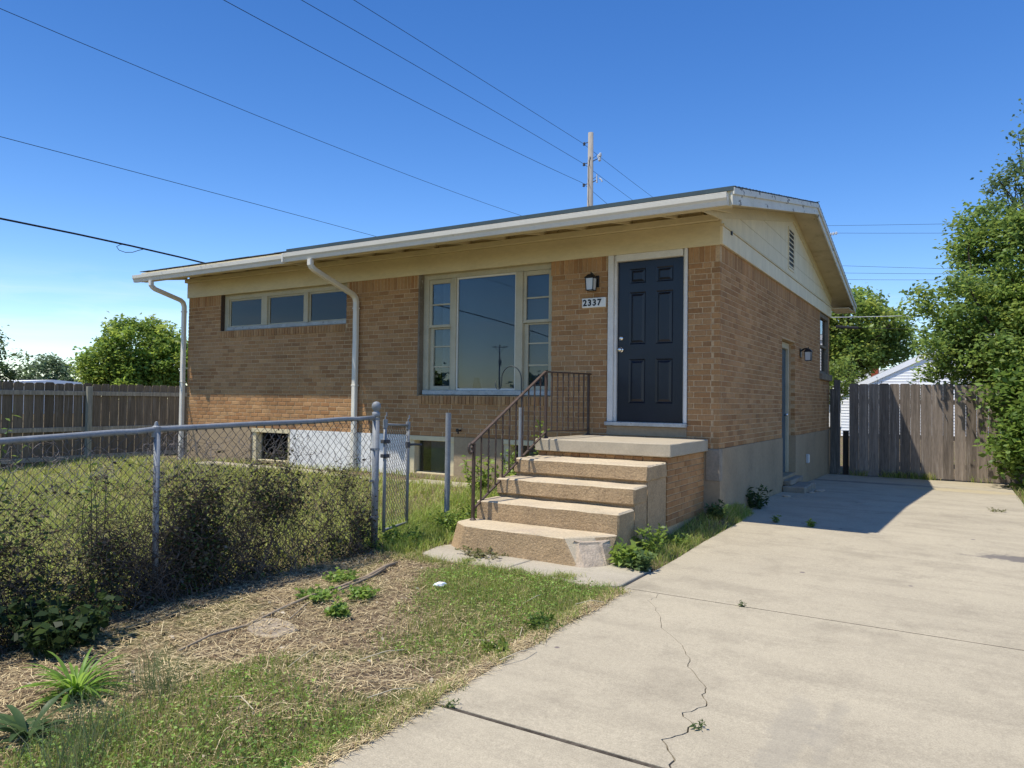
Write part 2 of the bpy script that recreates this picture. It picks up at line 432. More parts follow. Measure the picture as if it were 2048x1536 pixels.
M['drive'] = mk_concrete('driveway_concrete', (0.37, 0.322, 0.232), (0.415, 0.362, 0.26), (0.225, 0.193, 0.14))
M['walk'] = mk_concrete('walk_concrete', (0.37, 0.33, 0.25), (0.40, 0.355, 0.27), (0.25, 0.22, 0.165), False)
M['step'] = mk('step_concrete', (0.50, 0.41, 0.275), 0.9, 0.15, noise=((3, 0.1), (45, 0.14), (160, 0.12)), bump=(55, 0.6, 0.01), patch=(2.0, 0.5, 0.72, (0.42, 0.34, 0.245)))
M['landing'] = mk('landing_concrete', (0.39, 0.335, 0.245), 0.9, 0.15, noise=((3, 0.08), (60, 0.1)), bump=(90, 0.4, 0.005), patch=(3, 0.55, 0.75, (0.29, 0.24, 0.175)))
M['chip'] = mk('white_cement_patch', (0.44, 0.355, 0.26), 0.9, 0.15, noise=((12, 0.2), (60, 0.15)), bump=(40, 0.8, 0.02))
M['soil'] = mk('soil_and_thatch', (0.15, 0.108, 0.07), 0.95, 0.05, noise=((9, 0.25), (60, 0.3)), bump=(45, 0.8, 0.03),
               patch=((1.6, 0.48, 0.62, (0.13, 0.13, 0.05)), (30, 0.52, 0.68, (0.36, 0.285, 0.175))))


# ------------------------------------------------------------------ terrain
def lerp_tab(y, ys, zs):
    return np.interp(y, ys, zs)


DY = [-60, -10.5, -8.1, -5.7, -3.3, 2.6, 8.05, 14, 40, 300]
DZ = [-2.2, -1.03, -0.965, -0.905, -0.875, -0.825, -0.925, -0.96, -1.0, -1.2]


def drive_z(y): return lerp_tab(y, DY, DZ)


def sstep(a, b, x):
    t = np.clip((x - a) / (b - a), 0, 1)
    return t * t * (3 - 2 * t)


def ground_z(x, y):
    x = np.asarray(x, float); y = np.asarray(y, float)
    base = drive_z(y)
    yard = 0.25 * sstep(-2.9, -0.3, y) * (1 - sstep(3, 8, y)) * (1 - sstep(-0.9, -0.15, x)) * (1 - 0.45 * sstep(-6.5, -12.2, x))
    lip = 0.10 * (1 - sstep(0.05, 0.16, x)) * sstep(-1.4, -0.1, y) * (1 - sstep(0.3, 1.5, y)) * sstep(-0.9, -0.1, x)
    bumps = 0.018 * np.sin(x * 2.1 + 0.7 * np.sin(y * 1.7)) * np.sin(y * 2.4 + 1.3)
    under = -0.06 * sstep(0.14, 0.24, x) * (1 - sstep(3.05, 3.25, x)) * (y < 8.1) * (y > -10.6)
    return base + yard + lip + bumps * (x < 0.1) - 0.012 + under


def make_ground():
    xs = np.unique(np.concatenate([np.linspace(-300, -20, 15), np.arange(-20, -3, 0.5), np.arange(-3, 0.1, 0.14), [0.12, 0.16, 0.2, 0.25],
                                   np.arange(0.5, 3, 0.5), [3.05, 3.12, 3.2, 3.3], np.arange(4, 20, 1.0), np.linspace(20, 300, 15)]))
    ys = np.unique(np.concatenate([np.linspace(-150, -14, 12), np.arange(-14, -9, 0.5), np.arange(-9, 1, 0.14), np.arange(1, 9, 0.4), [8.08, 8.12],
                                   np.arange(9, 30, 2), np.linspace(30, 300, 14)]))
    X, Y = np.meshgrid(xs, ys)
    Z = ground_z(X, Y)
    V = np.stack([X.ravel(), Y.ravel(), Z.ravel()], 1)
    nx, ny = len(xs), len(ys)
    i = np.arange(nx * ny).reshape(ny, nx)
    Q = np.stack([i[:-1, :-1].ravel(), i[:-1, 1:].ravel(), i[1:, 1:].ravel(), i[1:, :-1].ravel()], 1)
    o = mesh_np('ground', V, Q, np.ones((len(V), 3)), M['soil'], smooth=True)
    tag(o, kind='structure')
    return o


make_ground()

# driveway: slabs with recessed joints; one slab is cracked in two
drive = bpy.data.objects.new('driveway', None); COL.objects.link(drive); WL[drive] = Vector((0, 0, 0)); drive['kind'] = 'structure'


def slab(name, poly, th, mat, parent, zf, kind=None, bevel=0.006):
    b = MB()
    b.prism([(x, y, zf(y) - th) for x, y in poly], [(x, y, zf(y)) for x, y in poly])
    return b.build(name, mat, parent, bevel=bevel, kind=kind)


DX0, DX1 = 0.2, 3.16
G = 0.011


def edge_left(y0, y1, n=9):
    r = []
    for i in range(n + 1):
        y = y0 + (y1 - y0) * i / n
        r.append((DX0 + random.uniform(-0.018, 0.02) + 0.02 * math.sin(y * 2.1), y))
    return r


for (ya, yb) in ((-10.5, -8.1), (-8.1, -5.7), (-3.3, 2.6), (2.6, 8.05)):
    L_ = edge_left(ya + G, yb - G, 6) if ya < 0 else [(DX0 + 0.01, ya + G), (DX0 + 0.01, yb - G)]
    if ya == -3.3: L_ = [(0.2, ya + G), (0.215, -2.2), (0.19, -1.2), (0.2, 0.3), (0.012, 0.75), (0.012, yb - G)]
    if ya == 2.6: L_ = [(0.012, ya + G), (0.012, yb - G)]
    slab('slab', [(DX1, ya + G)] + [(DX1, yb - G)] + L_[::-1], 0.1, M['drive'], drive, drive_z)
crk0 = [(0.50, -3.3 - G), (0.515, -3.42), (0.485, -3.52), (0.60, -3.66), (0.70, -3.84), (0.78, -4.05), (0.92, -4.2), (1.02, -4.34), (1.10, -4.47), (1.13, -4.60),
        (1.22, -4.72), (1.30, -4.83), (1.305, -4.92), (1.36, -5.02), (1.33, -5.11), (1.29, -5.17), (1.37, -5.26), (1.36, -5.38), (1.30, -5.47), (1.385, -5.58), (1.42, -5.7 + G)]
crk = [crk0[0]]
for a_, b_ in zip(crk0[:-1], crk0[1:]):      # ragged line between the surveyed points
    for t_ in (0.33, 0.66):
        crk.append((a_[0] + (b_[0] - a_[0]) * t_ + random.uniform(-0.012, 0.012), a_[1] + (b_[1] - a_[1]) * t_ + random.uniform(-0.008, 0.008)))
    crk.append(b_)
cw = [0.0016 + 0.0024 * max(0, (i - 12) / len(crk)) * 1.6 for i in range(len(crk))]
slab('slab', [(DX1, -5.7 + G), (DX1, -3.3 - G)] + [(x + w_, y) for (x, y), w_ in zip(crk, cw)], 0.1, M['drive'], drive, drive_z, bevel=0.0)
slab('slab', edge_left(-5.7 + G, -3.3 - G) + [(x - w_, y) for (x, y), w_ in zip(crk, cw)], 0.1, M['drive'], drive, drive_z, bevel=0.0)

for yj in (-8.1, -5.7, -3.3):
    b = MB(); zj = float(drive_z(yj)); b.box(DX0 + .03, DX1 - .01, yj - G * .8, yj + G * .8, zj - .09, zj - .0025)
    b.build('joint_filler', M['filler'], drive)

walk = bpy.data.objects.new('path', None); COL.objects.link(walk); WL[walk] = Vector((0, 0, 0)); walk['kind'] = 'structure'
wz = lambda y: float(drive_z(y)) + .009
slab('slab', [(-1.80, -3.22), (-1.5, -3.34), (-0.86, -3.30), (-0.80, -2.66), (-1.75, -2.62), (-1.86, -2.9)], 0.1, M['walk'], walk, wz)
slab('slab', [(-0.845, -3.30), (-0.4, -3.36), (0.03, -3.40), (0.175, -3.28), (0.185, -2.66), (-0.1, -2.6), (-0.785, -2.66)], 0.1, M['walk'], walk, wz)
# narrow strip of old paving along the house front
slab('slab', [(-9.0, -0.62), (-2.6, -0.62), (-2.6, -0.18), (-9.0, -0.18)], 0.08, M['walk'], walk, lambda y: -0.615 + 0 * y)

# ------------------------------------------------------------------ the house
house = thing('brick_house', 'low tan brick house with cream eaves, gabled end and dark front door', 'house', (0, 0, 0))
D = 8.35           # depth
XL = -10.05        # left corner
H = 2.40           # brick height
CH = H / 36.0
OPEN_F = [(-9.11, -5.97, 26 * CH, H), (-4.47, -2.24, 9 * CH, H), (-1.43, -0.385, 3.5 * CH, H)]
OPEN_S = [(3.50, 4.56, -0.02, 23.5 * CH), (7.12, 8.24, 16.5 * CH, H)]


def cells(u0, u1, w0, w1, opens):
    us = sorted(set([u0, u1] + [min(max(v, u0), u1) for o in opens for v in (o[0], o[1])]))
    ws = sorted(set([w0, w1] + [min(max(v, w0), w1) for o in opens for v in (o[2], o[3])]))
    for a, b in zip(us[:-1], us[1:]):
        for c, d in zip(ws[:-1], ws[1:]):
            cu, cw_ = (a + b) / 2, (c + d) / 2
            if any(o[0] < cu < o[1] and o[2] < cw_ < o[3] for o in opens): continue
            yield a, b, c, d


RC = 0.0055   # mortar joint depth
mbw = MB()
for a, b, c, d in cells(XL + 0.01, -RC, 0, H, [(o[0] - .006, o[1] + .006, o[2] - .006, o[3]) for o in OPEN_F]): mbw.box(a, b, RC, 0.20, c, d)
wall_f = mbw.build('wall', M['mortar'], house)
mbw = MB()
for a, b, c, d in cells(0.201, D, 0, H, [(o[0] - .006, o[1] + .006, o[2] - .006, o[3] + .006) for o in OPEN_S]): mbw.box(-0.20, -RC, a, b, c, d)
wall_s = mbw.build('wall', M['mortar'], house)
mbw = MB()
mbw.box(XL, XL + 0.2, 0.201, D - 0.201, 0, 3.0)
mbw.box(XL, -0.201, D - 0.2, D, 0, 2.8)
mbw.build('wall', M['brick'], house, label='plain rear and left walls')

TINTS = [(0.375, 0.208, 0.092), (0.36, 0.194, 0.083), (0.39, 0.220, 0.10), (0.335, 0.175, 0.074), (0.37, 0.20, 0.085),
         (0.315, 0.16, 0.067), (0.38, 0.211, 0.09), (0.365, 0.202, 0.092), (0.405, 0.234, 0.107), (0.31, 0.166, 0.074)]


def brick_local(w, h, d, ch=0.005, jit=0.0):
    """front face towards -y, centred in u and w, back at y=+d"""
    v = []
    for (sx_, sz_) in ((-1, -1), (1, -1), (1, 1), (-1, 1)): v.append((sx_ * w / 2, d, sz_ * h / 2))
    for (sx_, sz_) in ((-1, -1), (1, -1), (1, 1), (-1, 1)): v.append((sx_ * w / 2, ch, sz_ * h / 2))
    for (sx_, sz_) in ((-1, -1), (1, -1), (1, 1), (-1, 1)):
        v.append((sx_ * (w / 2 - ch) + random.uniform(-jit, jit), random.uniform(-jit, jit) * 0.6, sz_ * (h / 2 - ch * 0.8) + random.uniform(-jit, jit)))
    f = [(8, 9, 10, 11)]
    for k in range(4):
        k2 = (k + 1) % 4
        f.append((4 + k, 4 + k2, 8 + k2, 8 + k)); f.append((k, k2, 4 + k2, 4 + k))
    return v, f


class BrickField:
    """bricks of one wall face. org + u*eu is along the wall, en points out of it"""
    def __init__(s, org, eu, en):
        s.org = Vector(org); s.eu = Vector(eu); s.en = Vector(en); s.list = []
        s.ez = Vector((0, 0, 1))

    def put(s, ua, ub, za, zb, depth=0.07, proud=None):
        if ub - ua < 0.018 or zb - za < 0.018: return
        s.list.append((ua, ub, za, zb, depth, random.uniform(-0.002, 0.002) if proud is None else proud))

    def courses(s, u0, u1, z0, n, opens, joint=0.0095, mod=0.2032, ends=None, course=CH):
        for i in range(n):
            za, zb = z0 + i * course, z0 + (i + 1) * course - joint
            a0, a1 = (u0, u1) if ends is None else ends(i)
            off = (i % 2) * mod / 2 + (0.0 if i % 5 else mod / 4)
            k0 = math.floor((a0 - off) / mod) - 1
            u = k0 * mod + off
            spans = [(a0, a1)]
            for o in opens:
                if o[2] < (za + zb) / 2 < o[3]:
                    ns = []
                    for (p, q) in spans:
                        if o[1] <= p or o[0] >= q: ns.append((p, q)); continue
                        if o[0] > p: ns.append((p, o[0]))
                        if o[1] < q: ns.append((o[1], q))
                    spans = ns
            while u < a1:
                for (p, q) in spans:
                    ua, ub = max(u, p), min(u + mod - joint, q)
                    s.put(ua, ub, za, zb)
                u += mod

    def soldiers(s, u0, u1, za, zb, opens, pitch=CH, joint=0.009):
        n = int((u1 - u0) / pitch)
        for i in range(n):
            ua = u0 + i * pitch
            if any(o[0] - 0.02 < ua + pitch / 2 < o[1] + 0.02 and o[2] < (za + zb) / 2 < o[3] for o in opens): continue
            s.put(ua, ua + pitch - joint, za, zb - joint)

    def world(s, item):
        ua, ub, za, zb, d, pr = item
        c = s.org + s.eu * ((ua + ub) / 2) + s.ez * ((za + zb) / 2) + s.en * pr
        return c


def cam_area(P, w, h, eu):
    d = P - CAM_LOC
    z = d.dot(FWD)
    if z < 0.5: return 0
    x = d.dot(RIGHT) / z; y = d.dot(DOWN) / z
    if abs(x) > 0.72 or abs(y) > 0.55: return 0
    n = Vector((-eu.y, eu.x, 0))
    return w * h / z ** 2 * abs(d.normalized().dot(n))


bcache = {}


def emit_bricks(fields, nmax, hide=None):
    """the nmax that show largest become brick objects, the rest one joined part per field"""
    alls = []
    for fi, (fl, par) in enumerate(fields):
        for it in fl.list:
            P = fl.world(it)
            a = cam_area(P, it[1] - it[0], it[3] - it[2], fl.eu)
            if hide and hide(P): a *= 0.02
            alls.append((a, fi, it))
    alls.sort(key=lambda q: -q[0])
    single = alls[:nmax]; rest = alls[nmax:]
    for a, fi, it in single:
        fl, par = fields[fi]
        w_, h_ = it[1] - it[0], it[3] - it[2]
        key = (round(w_, 2), round(h_, 3), round(it[4], 2), random.randrange(12))
        rot = Matrix((( fl.eu.x, -fl.en.x, 0), (fl.eu.y, -fl.en.y, 0), (0, 0, 1))).to_4x4()
        if key not in bcache:
            v, f = brick_local(key[0] if abs(key[0] - w_) < 0.004 else w_, h_, it[4], jit=0.0016)
            b = MB(); t = random.choice(TINTS); k = random.uniform(0.9, 1.1)
            b.add(v, f, tuple(c * k for c in t))
            o = b.build('brick', M['brick']); bcache[key] = (o.data, w_)
            fresh = o
        else:
            fresh = bpy.data.objects.new('brick', bcache[key][0]); COL.objects.link(fresh)
        me_w = bcache[key][1]
        fresh.parent = par
        mt = Matrix.Translation(fl.world(it) - WL[par]) @ rot
        fresh.matrix_local = mt @ Matrix.Diagonal((w_ / me_w, 1, 1, 1))
    for fi, (fl, par) in enumerate(fields):
        b = MB()
        for a, f2, it in rest:
            if f2 != fi: continue
            v, f = brick_local(it[1] - it[0], it[3] - it[2], it[4], jit=0.0012)
            c = fl.world(it)
            t = random.choice(TINTS); k = random.uniform(0.9, 1.1)
            b.add([c + fl.eu * p[0] - fl.en * p[1] + fl.ez * p[2] for p in v], f, tuple(q * k for q in t))
        if b.v: b.build('bricks', M['brick'], par, kind='stuff')


ff = BrickField((0, 0, 0), (1, 0, 0), (0, -1, 0))
ff.courses(XL, 0, 0, 33, OPEN_F + [(-9.11, -5.97, 24 * CH, 26 * CH), (-4.47, -2.24, 7 * CH, 9 * CH)], ends=lambda i: (XL, 0.0 if i % 2 else -0.102))
ff.soldiers(XL, -0.03, 33 * CH, H, OPEN_F)
ff.soldiers(-9.11, -5.97, 24 * CH, 26 * CH - 0.004, [])
ff.soldiers(-4.47, -2.24, 7 * CH, 9 * CH - 0.004, [])
for it_i, it in enumerate(ff.list):                       # window-sill rowlocks stand a little proud
    if (24 * CH - 0.01 < it[2] < 24 * CH + 0.01 and it[3] - it[2] > 0.1) or (abs(it[2] - 7 * CH) < 0.01 and it[3] - it[2] > 0.1):
        ff.list[it_i] = (*it[:5], 0.012)
fs = BrickField((0, 0, 0), (0, 1, 0), (1, 0, 0))
fs.courses(0, D, 0, 33, OPEN_S, ends=lambda i: ((0.075 if i % 2 else 0.0), D))
fs.soldiers(0.08, D, 33 * CH, H, OPEN_S)
# brick returns at the reveals of the openings
emit_bricks([(ff, wall_f), (fs, wall_s)], 300, hide=lambda P: (P.y < 0.05 and P.z < 0.14 and -1.7 < P.x < -0.1))

# foundation
OPEN_B = [(-8.20, -7.20, -0.58, -0.0), (-4.66, -3.80, -0.56, -0.0), (-2.98, -1.95, -0.56, -0.0)]
for (xa, xb, m_, lb) in ((XL, -7.20, 'found', None), (-7.20, -4.66, 'foundw', 'whitewashed stretch of foundation'), (-4.66, 0.012, 'found', None)):
    b = MB()
    for a, b_, c, d in cells(xa, xb, -1.1, -0.001, OPEN_B): b.box(a, b_, -0.012, 0.2, c, d)
    b.build('foundation', M[m_], house, label=lb)
b = MB()
for a, b_, c, d in cells(0.203, D + 0.01, -1.2, -0.001, [(3.50, 4.56, -0.66, 0.0)]): b.box(-0.2, 0.012, a, b_, c, d)
b.build('foundation', M['found'], house)
b = MB(); b.box(-0.16, 0.016, -0.02, 0.09, -0.38, -0.002); b.build('cement_patch', M['foundp'], house, bevel=0.01)

# --- frieze, eaves, rafters, roof
ZR, SL, YR = 3.83, 0.206, 4.2


def roof_z(y): return ZR - SL * abs(y - YR)


XRK = 0.40       # rake overhang
EL, ER = -0.66, -0.95   # deck edge: left part, right part
XJ = -6.25
b = MB(); b.box(XL - 0.02, 0.002, -0.025, -0.001, 2.385, 2.665); b.build('frieze_board', M['cream'], house, bevel=0.004)
b = MB(); b.box(XL - 0.02, -0.002, -0.085, -0.001, 2.667, 2.742); b.build('frieze_board', M['cream'], house, bevel=0.004)
b = MB(); b.box(XL, -0.20, 0.0, 0.10, 2.401, 2.90); b.build('wall_plate', M['soffit'], house)

# deck (underside seen between rafters)
b = MB()
def slope_slab(b, x0, x1, ya, yb, t0, t1, tint=(1, 1, 1)):
    za, zb = roof_z(ya), roof_z(yb)
    b.hull8([(x0, ya, za - t1), (x1, ya, za - t1), (x1, yb, zb - t1), (x0, yb, zb - t1)],
            [(x0, ya, za - t0), (x1, ya, za - t0), (x1, yb, zb - t0), (x0, yb, zb - t0)], tint)
slope_slab(b, -10.5, XJ, EL, YR, 0.025, 0.055)
slope_slab(b, XJ, XRK - 0.02, ER, YR, 0.025, 0.055)
slope_slab(b, -10.5, XRK - 0.02, YR, 9.35, 0.025, 0.055)
roof = b.build('roof', M['soffit'], house)
# shingle courses: each a thin lapped strip of uneven tabs
for side in (0, 1):
    b = MB()
    ycur = 0
    n = 34
    for i in range(n):
        if side == 0:
            ya_full = ER - 0.03 + i * 0.153
            yb = min(ya_full + 0.17, YR)
        else:
            ya_full = 9.38 - i * 0.153
            yb = max(ya_full - 0.17, YR)
        if (side == 0 and ya_full > YR) or (side == 1 and ya_full < YR): break
        x = -10.55 + (i % 2) * 0.15
        while x < XRK + 0.015:
            x1 = min(x + 0.30, XRK + 0.02)
            if x1 - x > 0.02:
                jag = random.uniform(-0.006, 0.006)
                ya = ya_full + jag
                if side == 0 and x < XJ and ya < EL - 0.035: x = x1 + 0.004; continue
                z1, z2 = roof_z(ya), roof_z(yb)
                k = random.uniform(0.75, 1.25); lift = random.uniform(0, 0.004)
                q = [(x, ya, z1 + 0.004 + lift), (x1, ya, z1 + 0.004 + lift), (x1, yb, z2 - 0.006), (x, yb, z2 - 0.006)]
                if side == 1: q = [q[3], q[2], q[1], q[0]]
                b.hull8([(p[0], p[1], p[2] - 0.012) for p in q], q, (k, k, k))
            x = x1 + 0.004
    b.build('shingles', M['shingle'], roof, kind='stuff')
b = MB()
for k_ in range(36):
    x0 = -10.55 + k_ * 0.305
    b.hull8([(x0, YR - 0.13, roof_z(YR - .13) + 0.006), (x0 + .31, YR - 0.13, roof_z(YR - .13) + 0.006), (x0 + .31, YR, ZR + 0.006), (x0, YR, ZR + 0.006)],
            [(x0, YR - 0.13, roof_z(YR - .13) + 0.014), (x0 + .31, YR - 0.13, roof_z(YR - .13) + 0.014), (x0 + .31, YR, ZR + 0.018), (x0, YR, ZR + 0.018)])
b.build('ridge_cap', M['shingle'], roof)
# metal drip edge seen along the right half of the front eave
b = MB(); b.box(XJ, XRK + 0.01, ER - 0.045, ER - 0.035, roof_z(ER) - 0.05, roof_z(ER) - 0.004); b.build('drip_edge', M['drip'], roof)

for (x, ye) in [(-10.2 + 0.61 * k, EL) for k in range(7)] + [(XJ + 0.25 + 0.61 * k, ER) for k in range(11)]:
    b = MB()
    b.hull8([(x - .02, ye + .02, roof_z(ye) - .18), (x + .02, ye + .02, roof_z(ye) - .18), (x + .02, 0.05, roof_z(0.05) - .215), (x - .02, 0.05, roof_z(0.05) - .215)],
            [(x - .02, ye + .02, roof_z(ye) - .056), (x + .02, ye + .02, roof_z(ye) - .056), (x + .02, 0.05, roof_z(0.05) - .056), (x - .02, 0.05, roof_z(0.05) - .056)])
    b.build('rafter', M['cream'], house)
# fascia boards
b = MB(); b.box(-10.5, XJ - 0.002, EL - 0.022, EL + 0.002, roof_z(EL) - 0.20, roof_z(EL) - 0.03); b.build('fascia', M['cream'], house, bevel=0.003)
b = MB(); b.box(XJ, XRK - 0.02, ER - 0.022, ER + 0.002, roof_z(ER) - 0.205, roof_z(ER) - 0.03); b.build('fascia', M['cream'], house, bevel=0.003)
b = MB(); b.box(XJ - 0.022, XJ - 0.002, ER, EL + 0.1, roof_z(ER) - 0.2, roof_z(ER) - 0.03); b.build('fascia', M['cream'], house)
# lookout board of the soffit just behind the fascia
b = MB(); b.box(XJ, XRK - 0.03, ER + 0.003, ER + 0.07, roof_z(ER) - 0.20, roof_z(ER) - 0.182); b.build('soffit_strip', M['cream'], house)
b = MB(); b.box(-10.48, XJ - 0.03, EL + 0.003, EL + 0.07, roof_z(EL) - 0.197, roof_z(EL) - 0.182); b.build('soffit_strip', M['cream'], house)


def gutter(x0, x1, yf, zt, name='gutter'):
    # K-style profile, open at the top, closed ends; yf = outer face, back against the fascia
    prof = [(0.10, 0), (0.10, -0.115), (0.035, -0.122), (0.022, -0.075), (0.004, -0.05), (0.0, -0.012), (0.0, 0.0),
            (0.006, 0.0), (0.006, -0.012), (0.010, -0.046), (0.027, -0.072), (0.039, -0.116), (0.094, -0.11), (0.094, 0)]
    b = MB()
    lo = [(x0, yf + p[0], zt + p[1]) for p in prof]; hi = [(x1, yf + p[0], zt + p[1]) for p in prof]
    n = len(prof)
    b.add(lo + hi, [(i, (i + 1) % n, n + (i + 1) % n, n + i) for i in range(n)])
    for x, s in ((x0, 0.0), (x1 - 0.003, 0.0)):
        b.prism([(x, yf + p[0], zt + p[1]) for p in prof[:7]], [(x + 0.003, yf + p[0], zt + p[1]) for p in prof[:7]])
    # rolled lip
    b.tube([(x0, yf + 0.004, zt + 0.001), (x1, yf + 0.004, zt + 0.001)], 0.006, 6)
    return b.build(name, M['gutter'], house)


ZGL, ZGR = 2.745, 2.685
gl_ = gutter(-10.62, XJ - 0.004, EL - 0.122, ZGL)
gr_ = gutter(XJ, 0.36, ER - 0.122, ZGR)
b = MB(); b.box(XJ - 0.012, XJ + 0.02, ER - 0.125, ER - 0.02, ZGR - 0.126, ZGR + 0.004); b.build('gutter_seam', M['gutter'], house, bevel=0.003)


def downspout(x, yo, zo, ztop, zbot, dent=False):
    b = MB()
    sx_, sy_ = 0.042, 0.035

    def ring(c, up):
        return [(c[0] - sx_, c[1] - sy_, c[2]), (c[0] + sx_, c[1] - sy_, c[2]), (c[0] + sx_, c[1] + sy_, c[2]), (c[0] - sx_, c[1] + sy_, c[2])]
    path = [(x, yo, zo), (x, yo, zo - 0.08), (x, yo + 0.03, zo - 0.115), (x, yo + 0.08, zo - 0.145), (x, -0.14, ztop + 0.06), (x, -0.085, ztop + 0.02), (x, -0.06, ztop - 0.05),
            (x, -0.06, ztop - 0.12)]
    z = ztop - 0.12
    while z - 0.28 > zbot:
        z -= 0.28
        path.append((x + (random.uniform(-0.012, 0.004) if dent else random.uniform(-0.003, 0.003)), -0.06 + random.uniform(-0.004, 0.004), z))
    path.append((x, -0.06, zbot))
    pts = [Vector(p) for p in path]
    vs_ = []
    for i, p in enumerate(pts):
        d = (pts[min(i + 1, len(pts) - 1)] - pts[max(i - 1, 0)]).normalized()
        nrm = Vector((1, 0, 0)); bn = d.cross(nrm).normalized()
        prof = [(-1, -.7), (-.7, -1), (.7, -1), (1, -.7), (1, .7), (.7, 1), (-.7, 1), (-1, .7)]
        for (a, c) in prof: vs_.append(p + nrm * a * sx_ + bn * c * sy_)
    fc = []
    for i in range(len(pts) - 1):
        for k in range(8):
            fc.append((i * 8 + k, (i + 1) * 8 + k, (i + 1) * 8 + (k + 1) % 8, i * 8 + (k + 1) % 8))
    fc.append(tuple(range(8))); fc.append(tuple(range((len(pts) - 1) * 8, len(pts) * 8)))
    b.add(vs_, fc)
    o = b.build('downspout', M['down'], house)
    for zz in (ztop - 0.15, (ztop + zbot) / 2):
        b = MB(); b.box(x - 0.047, x + 0.047, -0.099, -0.02, zz - 0.012, zz + 0.012); b.build('strap', M['down'], o, bevel=0.002)
    return o


downspout(-5.70, ER - 0.07, ZGR - 0.122, 2.10, -0.62)
downspout(-10.10, EL - 0.07, ZGL - 0.122, 2.28, -0.66, dent=True)

# --- gable end
YB0, YB1 = 0.0, D + 0.05
b = MB(); b.box(-0.002, 0.035, -0.028, YB1, 2.39, 2.60); b.build('gable_band', M['gable'], house, bevel=0.004)
b = MB(); b.box(-0.002, 0.05, -0.03, YB1, 2.602, 2.628); b.build('gable_drip_cap', M['cream'], house, bevel=0.004)


def gable_strip(z0, z1, x0, x1):
    """one row of gable siding clipped under the roof slope"""
    b = MB()
    def yl(z, s): return YR + s * (ZR - 0.07 - z) / SL
    za = z0
    pts = []
    zt_lim = ZR - 0.07
    z1 = min(z1, zt_lim)
    y0a = max(yl(z0, -1), -0.02); y0b = min(yl(z0, 1), D + 0.03)
    y1a = max(yl(z1, -1), -0.02); y1b = min(yl(z1, 1), D + 0.03)
    poly = [(y0a, z0), (y0b, z0)]
    zc = roof_z(D + 0.03) - 0.07
    if z0 < zc < z1: poly.append((D + 0.03, zc))
    poly.append((y1b, z1))
    if y1b - y1a > 0.02: poly.append((y1a, z1))
    zc = roof_z(-0.02) - 0.07
    if z0 < zc < z1: poly.append((-0.02, zc))
    b.prism([(x0, y, z) for y, z in poly], [(x1, y, z) for y, z in poly])
    return b.build('siding_panel', M['gable'], house)


gable_strip(2.63, 2.862, -0.002, 0.016)
gable_strip(2.867, 3.128, -0.002, 0.016)
gable_strip(3.133, 3.90, -0.002, 0.016)
b = MB(); b.box(-0.05, -0.004, 0, D, 2.40, 2.9)
b.prism([(-0.05, 0.1, 2.9), (-0.05, D - 0.1, 2.9), (-0.05, YR, 3.75)], [(-0.004, 0.1, 2.9), (-0.004, D - 0.1, 2.9), (-0.004, YR, 3.75)])
b.build('gable_sheathing', M['dark'], house)
# rake frieze under the slope, soffit, rake boards
for (ya, yb) in ((-0.02, YR), (YR, D + 0.03)):
    b = MB(); za, zb = roof_z(ya), roof_z(yb)
    b.hull8([(0.0161, ya, za - .27), (0.034, ya, za - .27), (0.034, yb, zb - .27), (0.0161, yb, zb - .27)],
            [(0.0161, ya, za - .135), (0.034, ya, za - .135), (0.034, yb, zb - .135), (0.0161, yb, zb - .135)])
    b.build('rake_frieze', M['cream'], house)
for (ya, yb) in ((ER + 0.02, YR), (YR, 9.33)):
    b = MB(); za, zb = roof_z(ya), roof_z(yb)
    b.hull8([(-0.01, ya, za - .133), (XRK - .025, ya, za - .133), (XRK - .025, yb, zb - .133), (-0.01, yb, zb - .133)],
            [(-0.01, ya, za - .118), (XRK - .025, ya, za - .118), (XRK - .025, yb, zb - .118), (-0.01, yb, zb - .118)])
    b.build('soffit', M['soffit'], house)
for (ya, yb, nm) in ((ER - 0.03, YR, 'a'), (YR, 9.37, 'b')):
    za, zb = roof_z(ya), roof_z(yb)
    b = MB()
    b.hull8([(XRK - .024, ya, za - .19), (XRK, ya, za - .19), (XRK, yb, zb - .19), (XRK - .024, yb, zb - .19)],
            [(XRK - .024, ya, za - .022), (XRK, ya, za - .022), (XRK, yb, zb - .022), (XRK - .024, yb, zb - .022)])
    b.build('rake_board', M['peel'], house, bevel=0.003)
    b = MB()
    b.hull8([(XRK + .001, ya - 0.012, za - .085), (XRK + .02, ya - 0.012, za - .085), (XRK + .02, yb, zb - .085), (XRK + .001, yb, zb - .085)],
            [(XRK + .001, ya - 0.012, za - .014), (XRK + .02, ya - 0.012, za - .014), (XRK + .02, yb, zb - .014), (XRK + .001, yb, zb - .014)])
    b.build('rake_trim', M['peel'], house, bevel=0.003)
b = MB(); b.box(0.0, XRK - 0.026, D + 0.06, 9.33, roof_z(9.33) - 0.19, roof_z(9.33) - 0.17); b.build('soffit', M['soffit'], house)
# end box closing the eave at the gable
b = MB(); b.hull8([(0.0365, ER + .02, roof_z(ER) - .20), (0.055, ER + .02, roof_z(ER) - .20), (0.055, -0.03, 2.66), (0.0365, -0.03, 2.66)],
                  [(0.0365, ER + .02, roof_z(ER) - .134), (0.055, ER + .02, roof_z(ER) - .134), (0.055, -0.03, roof_z(-.03) - .134), (0.0365, -0.03, roof_z(-.03) - .134)])
b.build('eave_return', M['cream'], house)
